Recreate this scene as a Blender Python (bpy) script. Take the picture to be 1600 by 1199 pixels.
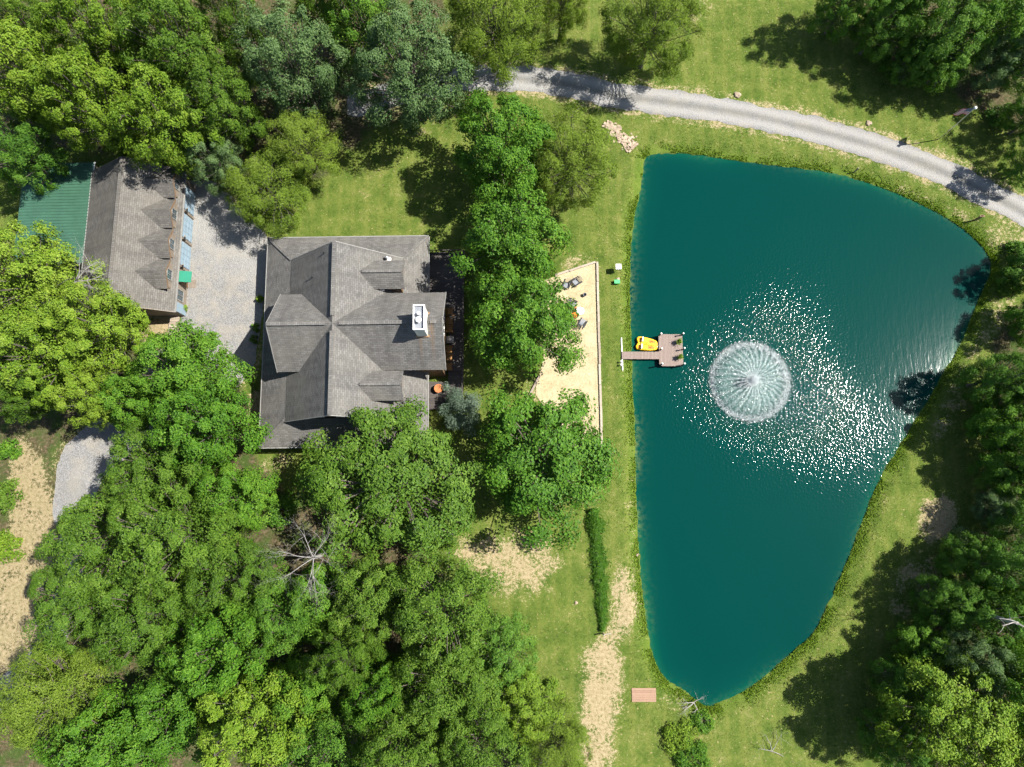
import bpy, math, random
import numpy as np
from mathutils import Vector, Matrix

S = bpy.context.scene
C = S.collection
for o in list(bpy.data.objects):
    bpy.data.objects.remove(o, do_unlink=True)

# ------------------------------------------------------------------ camera
CAM_H, TILT, FPX = 69.0, math.radians(9.0), 1066.7
cam = bpy.data.cameras.new("camera")
cam.sensor_width = 36.0
cam.lens = 24.0
cam.clip_start = 0.5
cam.clip_end = 3000
camo = bpy.data.objects.new("camera", cam)
camo.location = (0, 0, CAM_H)
camo.rotation_euler = (TILT, 0, 0)
C.objects.link(camo)
S.camera = camo

# ------------------------------------------------------------------ sky, sun, exposure
SUN_AZ, SUN_EL = math.radians(11.0), math.radians(53.5)     # azimuth from +X towards +Y
W = bpy.data.worlds.new("World")
S.world = W
W.use_nodes = True
wn, wl = W.node_tree.nodes, W.node_tree.links
sky = wn.new("ShaderNodeTexSky")
sky.sky_type = 'NISHITA'
sky.sun_disc = False
sky.sun_elevation = SUN_EL
sky.sun_rotation = math.pi / 2 - SUN_AZ
wl.new(sky.outputs[0], wn["Background"].inputs[0])
wn["Background"].inputs[1].default_value = 0.068
sun = bpy.data.lights.new("sun", 'SUN')
sun.energy = 4.8
sun.angle = math.radians(0.53)
sun.color = (1.0, 0.955, 0.88)
suno = bpy.data.objects.new("sun", sun)
sdir = Vector((math.cos(SUN_EL) * math.cos(SUN_AZ), math.cos(SUN_EL) * math.sin(SUN_AZ), math.sin(SUN_EL)))
suno.rotation_euler = sdir.to_track_quat('Z', 'Y').to_euler()
suno.location = (60, 30, 90)
C.objects.link(suno)
S.view_settings.view_transform = 'Standard'
S.view_settings.look = 'None'
S.view_settings.exposure = 1.08
S.view_settings.gamma = 1.0
S.render.engine = 'CYCLES'
S.cycles.use_denoising = True
S.cycles.max_bounces = 5
S.cycles.diffuse_bounces = 2
S.cycles.glossy_bounces = 2
S.cycles.transmission_bounces = 2
S.cycles.transparent_max_bounces = 6
S.cycles.sample_clamp_indirect = 8
S.cycles.use_adaptive_sampling = True
S.cycles.adaptive_threshold = .02
S.cycles.use_light_tree = False
S.cycles.caustics_reflective = False
S.cycles.caustics_refractive = False

# ------------------------------------------------------------------ helpers
def at(px, py, z=0.0):
    """survey: where a point seen at this place of the photograph stands, at height z"""
    x = (px - 800) / FPX
    y = -(py - 599.5) / FPX
    dy = y * math.cos(TILT) + math.sin(TILT)
    dz = y * math.sin(TILT) - math.cos(TILT)
    t = (z - CAM_H) / dz
    return (x * t, dy * t)

def poly(pts, z=0.0):
    return np.array([at(a, b, z) for a, b in pts])

def smooth_closed(P, n=4):
    for _ in range(n):
        Q = np.empty((len(P) * 2, 2))
        N = np.roll(P, -1, 0)
        Q[0::2] = .75 * P + .25 * N
        Q[1::2] = .25 * P + .75 * N
        P = Q
        if len(P) > 250:
            break
    return P

def smooth_open(P, n=3):
    for _ in range(n):
        a, b = P[:-1], P[1:]
        Q = np.empty((len(a) * 2, P.shape[1]))
        Q[0::2] = .75 * a + .25 * b
        Q[1::2] = .25 * a + .75 * b
        P = np.vstack([P[:1], Q, P[-1:]])
    return P

def seg_dist(X, Y, P, closed=True):
    best = np.full(X.shape, 1e9)
    n = len(P)
    for i in range(n if closed else n - 1):
        ax, ay = P[i]
        bx, by = P[(i + 1) % n]
        dx, dy = bx - ax, by - ay
        L = dx * dx + dy * dy + 1e-12
        t = np.clip(((X - ax) * dx + (Y - ay) * dy) / L, 0, 1)
        d = (X - ax - t * dx) ** 2 + (Y - ay - t * dy) ** 2
        best = np.minimum(best, d)
    return np.sqrt(best)

def sdf(X, Y, P):
    """signed distance to a closed outline, negative inside"""
    d = seg_dist(X, Y, P)
    ins = np.zeros(X.shape, bool)
    n = len(P)
    for i in range(n):
        ax, ay = P[i]
        bx, by = P[(i + 1) % n]
        if ay == by:
            continue
        c = ((ay > Y) != (by > Y)) & (X < (bx - ax) * (Y - ay) / (by - ay) + ax)
        ins ^= c
    return np.where(ins, -d, d)

def vnoise(X, Y, scale, seed=0):
    """smooth value noise in -1..1"""
    r = np.random.default_rng(seed)
    T = r.uniform(-1, 1, (256, 256))
    x, y = X / scale, Y / scale
    xi, yi = np.floor(x).astype(int), np.floor(y).astype(int)
    fx, fy = x - xi, y - yi
    fx, fy = fx * fx * (3 - 2 * fx), fy * fy * (3 - 2 * fy)
    g = lambda a, b: T[a % 256, b % 256]
    return (g(xi, yi) * (1 - fx) + g(xi + 1, yi) * fx) * (1 - fy) + (g(xi, yi + 1) * (1 - fx) + g(xi + 1, yi + 1) * fx) * fy

def sstep(a, b, x):
    t = np.clip((x - a) / (b - a), 0, 1)
    return t * t * (3 - 2 * t)

def np_mesh(name, V, F, mat=None, smooth=False, attrs=None):
    """mesh from numpy arrays; F is (n,k) with one k"""
    me = bpy.data.meshes.new(name)
    V = np.asarray(V, np.float32)
    F = np.asarray(F, np.int32)
    n, k = F.shape
    me.vertices.add(len(V))
    me.vertices.foreach_set("co", V.ravel())
    me.loops.add(n * k)
    me.loops.foreach_set("vertex_index", F.ravel())
    me.polygons.add(n)
    me.polygons.foreach_set("loop_start", np.arange(0, n * k, k, dtype=np.int32))
    me.polygons.foreach_set("loop_total", np.full(n, k, np.int32))
    me.polygons.foreach_set("use_smooth", np.full(n, smooth, bool))
    me.update(calc_edges=True)
    for an, av in (attrs or {}).items():
        a = me.attributes.new(an, 'FLOAT', 'POINT')
        a.data.foreach_set("value", np.asarray(av, np.float32))
    if mat:
        me.materials.append(mat)
    return me

def link(name, me, parent=None, loc=None, rotz=0.0):
    o = bpy.data.objects.new(name, me)
    C.objects.link(o)
    if parent:
        o.parent = parent
    if loc is not None:
        o.location = loc
    if rotz:
        o.rotation_euler = (0, 0, rotz)
    return o

def tag(o, label, cat=None, group=None, kind=None):
    if label:
        o["label"] = label
    if cat:
        o["category"] = cat
    if group:
        o["group"] = group
    if kind:
        o["kind"] = kind
    return o

def thing(name, label, cat, loc=(0, 0, 0), rotz=0.0, group=None):
    return tag(link(name, None, None, loc, rotz), label, cat, group)

class MB:
    """collects boxes, slabs and tubes into one mesh, with metre UVs for slabs"""
    def __init__(self):
        self.v, self.f, self.uv = [], [], []
    def face(self, pts, uv=None):
        i = len(self.v)
        self.v += [tuple(p) for p in pts]
        self.f.append(tuple(range(i, i + len(pts))))
        self.uv += uv if uv else [(0.0, 0.0)] * len(pts)
        return self
    def box(self, x0, x1, y0, y1, z0, z1):
        p = [(x, y, z) for z in (z0, z1) for y in (y0, y1) for x in (x0, x1)]
        for q, ax in (((0, 2, 3, 1), 'xy'), ((4, 5, 7, 6), 'xy'), ((0, 1, 5, 4), 'xz'), ((2, 6, 7, 3), 'xz'), ((0, 4, 6, 2), 'yz'), ((1, 3, 7, 5), 'yz')):
            P = [p[k] for k in q]
            d = {'x': 0, 'y': 1, 'z': 2}
            self.face(P, [(a[d[ax[0]]], a[d[ax[1]]]) for a in P])
        return self
    def obox(self, a, b, w, h, up=(0, 0, 1)):
        """bar from a to b, width w (sideways), height h"""
        a, b = Vector(a), Vector(b)
        d = (b - a).normalized()
        up = Vector(up)
        if abs(d.dot(up)) > .99:
            up = Vector((0, 1, 0))
        s = d.cross(up).normalized()
        u = s.cross(d).normalized()
        s, u = s * w / 2, u * h / 2
        L = (b - a).length
        p = [a - s - u, a + s - u, a + s + u, a - s + u, b - s - u, b + s - u, b + s + u, b - s + u]
        for q in ((3, 2, 1, 0), (4, 5, 6, 7), (0, 1, 5, 4), (1, 2, 6, 5), (2, 3, 7, 6), (3, 0, 4, 7)):
            self.face([p[k] for k in q], [(0, 0), (w, 0), (w, L), (0, L)])
        return self
    def slab(self, pts, t=0.12):
        """a planar roof piece: top face with UVs (along eave, up slope), thickness downwards"""
        P = [Vector(p) for p in pts]
        n = (P[1] - P[0]).cross(P[2] - P[0]).normalized()
        if n.z < 0:
            P = P[::-1]
            n = -n
        u = Vector((0, 0, 1)).cross(n)
        u = u.normalized() if u.length > 1e-4 else Vector((1, 0, 0))
        v = n.cross(u)
        self.face(P, [(p.dot(u), p.dot(v)) for p in P])
        Q = [p - Vector((0, 0, t)) for p in P]
        self.face(Q[::-1])
        k = len(P)
        for i in range(k):
            j = (i + 1) % k
            self.face([P[i], Q[i], Q[j], P[j]])
        return self
    def prism(self, pts, z0, z1):
        k = len(pts)
        a = sum(pts[i][0] * pts[(i + 1) % k][1] - pts[(i + 1) % k][0] * pts[i][1] for i in range(k))
        if a < 0:
            pts = pts[::-1]
        self.face([(x, y, z1) for x, y in pts], [(x, y) for x, y in pts])
        self.face([(x, y, z0) for x, y in pts[::-1]])
        for i in range(k):
            (x0, y0), (x1, y1) = pts[i], pts[(i + 1) % k]
            self.face([(x0, y0, z0), (x1, y1, z0), (x1, y1, z1), (x0, y0, z1)], [(0, z0), (1, z0), (1, z1), (0, z1)])
        return self
    def tube(self, path, radii, n=6, cap=True):
        path = [Vector(p) for p in path]
        if not hasattr(radii, '__len__'):
            radii = [radii] * len(path)
        rings = []
        for i, p in enumerate(path):
            d = (path[min(i + 1, len(path) - 1)] - path[max(i - 1, 0)])
            d = d.normalized() if d.length > 1e-6 else Vector((0, 0, 1))
            s = d.cross(Vector((0.3, 0.2, 1)) if abs(d.z) < .9 else Vector((1, .1, 0))).normalized()
            t = d.cross(s)
            rings.append([p + (s * math.cos(2 * math.pi * k / n) + t * math.sin(2 * math.pi * k / n)) * radii[i] for k in range(n)])
        base = len(self.v)
        for r in rings:
            self.v += [tuple(q) for q in r]
        for i in range(len(rings) - 1):
            for k in range(n):
                a, b = base + i * n + k, base + i * n + (k + 1) % n
                self.f.append((b, a, a + n, b + n))
                self.uv += [(0, 0)] * 4
        if cap:
            self.f.append(tuple(base + k for k in range(n)))
            self.uv += [(0, 0)] * n
            b2 = base + (len(rings) - 1) * n
            self.f.append(tuple(b2 + k for k in reversed(range(n))))
            self.uv += [(0, 0)] * n
        return self
    def disc_stack(self, cx, cy, prof, n=20):
        """lathe: prof = [(r,z)...]"""
        self.lathe = True
        base = len(self.v)
        for r, z in prof:
            for k in range(n):
                a = 2 * math.pi * k / n
                self.v.append((cx + r * math.cos(a), cy + r * math.sin(a), z))
        for i in range(len(prof) - 1):
            for k in range(n):
                a, b = base + i * n + k, base + i * n + (k + 1) % n
                self.f.append((a, b, b + n, a + n))
                self.uv += [(0, 0)] * 4
        self.f.append(tuple(base + k for k in reversed(range(n))))
        self.uv += [(0, 0)] * n
        b2 = base + (len(prof) - 1) * n
        self.f.append(tuple(b2 + k for k in range(n)))
        self.uv += [(0, 0)] * n
        return self
    def mesh(self, name, mat, smooth=False):
        me = bpy.data.meshes.new(name)
        me.from_pydata(self.v, [], self.f)
        uvl = me.uv_layers.new(name="UVMap")
        uvl.data.foreach_set("uv", np.array(self.uv, np.float32).ravel())
        if smooth:
            me.polygons.foreach_set("use_smooth", np.ones(len(me.polygons), bool))
        me.materials.append(mat)
        me.update()
        return me
    def build(self, name, mat, parent=None, loc=None, rotz=0.0, smooth=False):
        return link(name, self.mesh(name, mat, smooth), parent, loc, rotz)

# ------------------------------------------------------------------ materials
def node_mat(name):
    m = bpy.data.materials.new(name)
    m.use_nodes = True
    nt = m.node_tree
    return m, nt, nt.nodes["Principled BSDF"], nt.nodes["Material Output"]

def N(nt, t, **kw):
    n = nt.nodes.new("ShaderNode" + t)
    for k, v in kw.items():
        if k == 'ins':
            for a, b in v.items():
                n.inputs[a].default_value = b
        else:
            setattr(n, k, v)
    return n

def L(nt, a, b):
    nt.links.new(a, b)

def ramp(nt, src, stops):
    r = N(nt, "ValToRGB")
    e = r.color_ramp.elements
    while len(e) > 1:
        e.remove(e[-1])
    e[0].position = stops[0][0]
    c = stops[0][1]
    e[0].color = (*c, 1) if hasattr(c, '__len__') else (c, c, c, 1)
    for p, c in stops[1:]:
        x = e.new(p)
        x.color = (*c, 1) if hasattr(c, '__len__') else (c, c, c, 1)
    if src is not None:
        L(nt, src, r.inputs[0])
    return r.outputs[0]

def noise(nt, scale, detail=4, rough=.55, vec=None, dist=0.0):
    n = N(nt, "TexNoise", ins={"Scale": scale, "Detail": detail, "Roughness": rough, "Distortion": dist})
    if vec is not None:
        L(nt, vec, n.inputs["Vector"])
    return n.outputs[0]

def mix(nt, fac, a, b, mode='MIX'):
    m = N(nt, "Mix", data_type='RGBA', blend_type=mode)
    for sock, val in ((m.inputs[0], fac), (m.inputs[6], a), (m.inputs[7], b)):
        if isinstance(val, bpy.types.NodeSocket):
            L(nt, val, sock)
        elif hasattr(val, '__len__'):
            sock.default_value = (*val, 1)
        else:
            sock.default_value = val
    return m.outputs[2]

def mth(nt, op, a, b=None, c=None):
    m = N(nt, "Math", operation=op)
    for i, v in enumerate((a, b, c)):
        if v is None:
            continue
        if isinstance(v, bpy.types.NodeSocket):
            L(nt, v, m.inputs[i])
        else:
            m.inputs[i].default_value = v
    return m.outputs[0]

def attr(nt, name):
    return N(nt, "Attribute", attribute_name=name).outputs["Fac"]

def bump(nt, h, strength, dist, normal_to, chain=None):
    b = N(nt, "Bump", ins={"Distance": dist})
    if isinstance(strength, bpy.types.NodeSocket):
        L(nt, strength, b.inputs["Strength"])
    else:
        b.inputs["Strength"].default_value = strength
    L(nt, h, b.inputs["Height"])
    if chain is not None:
        L(nt, chain, b.inputs["Normal"])
    if normal_to is not None:
        L(nt, b.outputs[0], normal_to)
    return b.outputs[0]

def plain(name, col, rough=.6, var=.18, scale=3.0, metal=0.0, bmp=0.0, spec=.4):
    """a painted or worn surface: base colour with grain and blotches"""
    m, nt, p, _ = node_mat(name)
    tc = N(nt, "TexCoord").outputs["Object"]
    n1 = noise(nt, scale, 5, .6, tc)
    n2 = noise(nt, scale * 9, 3, .6, tc)
    f = mth(nt, 'ADD', mth(nt, 'MULTIPLY', n1, .6), mth(nt, 'MULTIPLY', n2, .4))
    lo = tuple(c * (1 - var * 1.6) for c in col)
    hi = tuple(min(1, c * (1 + var * 1.6)) for c in col)
    L(nt, ramp(nt, f, [(.3, lo), (.7, hi)]), p.inputs["Base Color"])
    p.inputs["Roughness"].default_value = rough
    p.inputs["Metallic"].default_value = metal
    p.inputs["Specular IOR Level"].default_value = spec
    if bmp:
        bump(nt, n2, bmp, .02, p.inputs["Normal"])
    return m

def shingle_mat(name, a, b, stain=False):
    m, nt, p, _ = node_mat(name)
    uv = N(nt, "UVMap").outputs[0]
    br = N(nt, "TexBrick", offset=.5, ins={"Scale": 1.0, "Mortar Size": .02, "Mortar Smooth": .3, "Bias": 0.0, "Brick Width": .42, "Row Height": .19})
    br.inputs["Color1"].default_value = (*a, 1)
    br.inputs["Color2"].default_value = (*b, 1)
    br.inputs["Mortar"].default_value = (a[0] * .42, a[1] * .42, a[2] * .42, 1)
    L(nt, uv, br.inputs["Vector"])
    tc = N(nt, "TexCoord").outputs["Object"]
    grain = noise(nt, 14, 3, .7, tc)
    col = mix(nt, mth(nt, 'MULTIPLY', grain, .5), br.outputs[0], tuple(x * 1.45 for x in b), 'MIX')
    # rain streaks that run down the slope, and broad blotches
    mp = N(nt, "Mapping", ins={"Scale": (1.1, .12, 1)})
    L(nt, uv, mp.inputs[0])
    st = noise(nt, 1.0, 4, .6, mp.outputs[0])
    col = mix(nt, ramp(nt, st, [(.42, 0.0), (.75, .5)]), col, tuple(x * .5 for x in a))
    bl = noise(nt, .35, 3, .5, tc)
    col = mix(nt, ramp(nt, bl, [(.4, 0.0), (.7, .35)]), col, (b[0] * 1.25, b[1] * 1.2, b[2] * 1.08))
    if stain:   # rust washed down from the chimney flashing
        sx = N(nt, "SeparateXYZ")
        L(nt, tc, sx.inputs[0])
        d = None
        for cx, w in ((-7.25, .28), (-8.35, .22)):
            e = mth(nt, 'ABSOLUTE', mth(nt, 'SUBTRACT', sx.outputs[0], cx + 16.1))
            e = mth(nt, 'SUBTRACT', 1.0, mth(nt, 'DIVIDE', e, w))
            e = mth(nt, 'MAXIMUM', e, 0.0)
            d = e if d is None else mth(nt, 'MAXIMUM', d, e)
        yy = ramp(nt, mth(nt, 'MULTIPLY', sx.outputs[1], -.3), [(0.0, 0.0), (.1, 1.0), (1.0, .0)])
        d = mth(nt, 'MULTIPLY', mth(nt, 'MULTIPLY', d, yy), mth(nt, 'MULTIPLY', grain, 1.1))
        col = mix(nt, d, col, (.20, .115, .05))
    L(nt, col, p.inputs["Base Color"])
    p.inputs["Roughness"].default_value = .9
    p.inputs["Specular IOR Level"].default_value = .2
    bump(nt, br.outputs["Fac"], .5, -.02, p.inputs["Normal"])
    return m

def wood_mat(name, a, b, rough=.75):
    m, nt, p, _ = node_mat(name)
    tc = N(nt, "TexCoord").outputs["Object"]
    oi = N(nt, "ObjectInfo").outputs["Random"]
    mp = N(nt, "Mapping", ins={"Scale": (3, 3, 3)})
    L(nt, tc, mp.inputs[0])
    n1 = noise(nt, 2.5, 6, .65, mp.outputs[0], .6)
    f = mth(nt, 'ADD', mth(nt, 'MULTIPLY', n1, .75), mth(nt, 'MULTIPLY', oi, .3))
    L(nt, ramp(nt, f, [(.3, a), (.8, b)]), p.inputs["Base Color"])
    p.inputs["Roughness"].default_value = rough
    bump(nt, n1, .3, .01, p.inputs["Normal"])
    return m

def leaf_mat(name, dark, mid, light, trans=.26):
    m, nt, p, out = node_mat(name)
    t = attr(nt, "tint")
    oi = N(nt, "ObjectInfo").outputs["Random"]
    f = mth(nt, 'ADD', mth(nt, 'MULTIPLY', t, .80), mth(nt, 'MULTIPLY', oi, .24))
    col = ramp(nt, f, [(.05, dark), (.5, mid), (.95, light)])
    L(nt, col, p.inputs["Base Color"])
    p.inputs["Roughness"].default_value = .55
    p.inputs["Specular IOR Level"].default_value = .25
    tr = N(nt, "BsdfTranslucent")
    L(nt, mix(nt, 1.0, col, (1.25, 1.15, .45), 'MULTIPLY'), tr.inputs[0])
    ms = N(nt, "MixShader", ins={0: trans})
    L(nt, p.outputs[0], ms.inputs[1])
    L(nt, tr.outputs[0], ms.inputs[2])
    L(nt, ms.outputs[0], out.inputs[0])
    return m

M = {}
M['shingle'] = shingle_mat('shingle_grey', (.078, .075, .071), (.160, .155, .147), True)
M['shingle_garage'] = shingle_mat('shingle_brown_grey', (.080, .075, .068), (.150, .142, .130))
M['bark'] = plain('bark', (.12, .10, .085), .9, .35, 2.5, bmp=.6)
M['deadwood'] = plain('dead_wood', (.29, .27, .25), .85, .25, 2.0, bmp=.4)
M['trim'] = plain('trim_paint', (.24, .235, .22), .6, .12, 2.0)
M['siding'] = plain('log_siding', (.17, .105, .06), .7, .25, 2.0)
M['siding_garage'] = plain('brown_siding', (.20, .165, .13), .75, .2, 2.0)
M['white'] = plain('white_paint', (.78, .77, .74), .5, .06, 2.0)
M['cream'] = plain('cream_render', (.74, .70, .62), .7, .14, 1.5)
M['rust'] = plain('rusty_flashing', (.30, .18, .09), .7, .4, 3.0)
M['darkmetal'] = plain('dark_metal', (.05, .05, .055), .45, .2, 3.0, .6)
M['steel'] = plain('galvanised_steel', (.62, .63, .64), .3, .12, 4.0, .8)
M['glass'] = plain('window_glass', (.05, .07, .08), .08, .2, 1.0, 0.0, 0, .8)
M['bluedoor'] = plain('blue_door_paint', (.22, .30, .36), .45, .08, 1.5)
M['greenroof'] = plain('green_metal_roof', (.050, .125, .082), .42, .16, .8, .1)
M['greenawn'] = plain('green_awning', (.01, .19, .115), .5, .08, 2.0)
M['deckwood'] = wood_mat('dark_deck_boards', (.045, .038, .034), (.085, .073, .064))
M['dockwood'] = wood_mat('composite_dock_boards', (.20, .15, .125), (.26, .20, .17))
M['timber'] = wood_mat('weathered_timber', (.24, .19, .14), (.46, .40, .32))
M['chairwood'] = wood_mat('varnished_chair_wood', (.26, .13, .04), (.42, .22, .07))
M['ply'] = wood_mat('weathered_plywood', (.24, .145, .09), (.34, .215, .14))
M['stone'] = plain('pale_sandstone', (.36, .28, .205), .85, .4, 2.2, bmp=.5)
M['rock'] = plain('grey_field_rock', (.36, .34, .31), .9, .3, 2.0, bmp=.5)
M['greychair'] = plain('grey_resin', (.22, .235, .26), .5, .12, 2.0)
M['black'] = plain('black_resin', (.02, .02, .022), .5, .2, 2.0)
M['yellow'] = plain('yellow_hull', (.90, .52, .015), .35, .05, 1.5)
M['orange'] = plain('orange_hull', (.78, .20, .01), .4, .08, 1.5)
M['green_plastic'] = plain('green_plastic', (.08, .48, .16), .4, .06, 2.0)
M['terracotta'] = plain('terracotta', (.48, .17, .06), .7, .15, 3.0)
M['pot'] = plain('dark_pot', (.05, .045, .045), .6, .2, 3.0)
M['spray'] = plain('spray_water', (.80, .84, .84), .4, .02, 2.0)

LEAF = {
    'oak': leaf_mat('oak_leaves', (.034, .084, .007), (.082, .168, .014), (.170, .270, .036)),
    'yellow': leaf_mat('yellow_green_leaves', (.054, .116, .007), (.138, .240, .016), (.255, .345, .042)),
    'maple': leaf_mat('maple_leaves', (.032, .096, .008), (.076, .188, .013), (.165, .300, .030)),
    'locust': leaf_mat('feathery_leaves', (.058, .112, .010), (.132, .210, .018), (.225, .305, .045)),
    'blue': leaf_mat('blue_green_leaves', (.050, .100, .030), (.110, .190, .062), (.205, .300, .115)),
    'dark': leaf_mat('deep_green_leaves', (.032, .096, .010), (.078, .188, .018), (.165, .295, .038)),
    'spruce': leaf_mat('spruce_needles', (.070, .115, .075), (.130, .190, .130), (.200, .260, .190)),
}

# ------------------------------------------------------------------ layout of the place
POND = [(1010,243),(1040,238),(1100,243),(1170,255),(1240,262),(1290,268),(1340,280),(1390,298),(1430,316),(1470,335),(1505,358),(1530,380),(1546,402),(1550,418),(1543,440),(1530,465),(1518,495),(1500,540),(1470,592),(1440,642),(1415,682),(1390,722),(1370,757),(1352,802),(1335,850),(1318,890),(1300,930),(1285,965),(1270,992),(1245,1012),(1220,1036),(1195,1058),(1160,1083),(1125,1098),(1105,1106),(1085,1092),(1060,1074),(1040,1062),(1025,1040),(1015,1005),(1008,960),(1000,900),(997,840),(994,770),(993,700),(990,640),(987,600),(987,540),(984,480),(984,430),(986,380),(990,340),(998,310),(1003,280),(1006,255)]
WATER_Z = -0.45
pond = smooth_closed(poly(POND, WATER_Z), 2)
FOUNT = (24.5, 11.2)

road_c = smooth_open(np.array([at(*p) for p in [(560,165),(640,140),(720,122),(800,122),(870,128),(950,148),(1050,161),(1150,175),(1250,197),(1340,220),(1420,246),(1500,280),(1560,311),(1610,338),(1680,385),(1760,450)]]), 3)
back_c = smooth_open(np.array([at(*p) for p in [(115,770),(112,880),(95,980),(40,1060),(-60,1130)]]), 3)
YARD = smooth_closed(poly([(285,262),(330,282),(352,300),(380,335),(424,372),(424,400),(413,470),(404,540),(392,590),(330,640),(240,690),(168,735),(150,775),(112,815),(85,828),(82,778),(90,708),(145,655),(220,580),(268,528),(284,505),(288,440),(292,340)]), 2)
SAND = poly([(846,440),(932,411),(936,520),(940,702),(890,690),(838,618),(838,606),(850,560)])

DIRT = [  # outline in survey points, strength, softness
    ([(700,850),(760,832),(850,826),(886,880),(838,940),(770,925),(710,890)], .80, 1.8),
    ([(958,905),(985,872),(998,930),(990,985),(965,1005),(980,1060),(965,1130),(955,1215),(905,1215),(905,1070),(915,1010),(950,992),(955,940)], .98, 1.5),
    ([(985,700),(994,760),(1000,880),(985,880),(980,800)], .42, .8),
    ([(1436,782),(1490,768),(1502,820),(1474,852),(1428,838)], .95, .9),
    ([(1535,470),(1600,450),(1570,520),(1505,580),(1508,640),(1478,690),(1448,690),(1480,605),(1512,540)], .58, 1.0),
    ([(1390,880),(1470,850),(1490,900),(1450,960),(1380,985)], .55, 1.2),
    ([(10,670),(60,690),(86,775),(112,850),(84,905),(60,950),(84,1000),(30,1080),(-60,1070),(-30,900),(18,830)], 1.0, .9),
    ([(825,585),(850,560),(850,640),(820,640)], .6, .8),
    ([(384,610),(412,600),(408,690),(384,670)], .9, .5),
    ([(404,712),(470,708),(440,740),(400,745)], .7, .8),
    ([(1530,345),(1610,352),(1600,400),(1545,402)], .55, .7),
    ([(1390,280),(1440,300),(1540,345),(1530,362),(1460,322),(1400,296)], .55, .6),
    ([(215,485),(290,494),(275,560),(220,545)], .9, .6),
    ([(1025,1062),(1080,1085),(1090,1120),(1030,1110)], .5, .7),
    ([(1040,-20),(1112,-30),(1110,30),(1060,60)], .45, 1.0),
    ([(590,190),(720,150),(710,200),(640,225)], .4, 1.5),
    ([(870,395),(930,395),(932,410),(872,428)], .5, .4),
]

def ground_z(X, Y):
    X = np.asarray(X, float)
    Y = np.asarray(Y, float)
    d = sdf(X, Y, pond) + .10 * vnoise(X, Y, .9, 5) + .10 * vnoise(X, Y, .37, 6)
    z = .05 * vnoise(X, Y, 9, 1) + .02 * vnoise(X, Y, 2.5, 2)
    out = np.where(d > 0, -.43 + .43 * sstep(-.15, 1.6, d), -.43 + d * .55)
    out = np.maximum(out, -2.6)
    return out + z * sstep(0, 4, np.abs(d))

def gz(x, y):
    return float(ground_z(np.array([x]), np.array([y]))[0])

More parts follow.
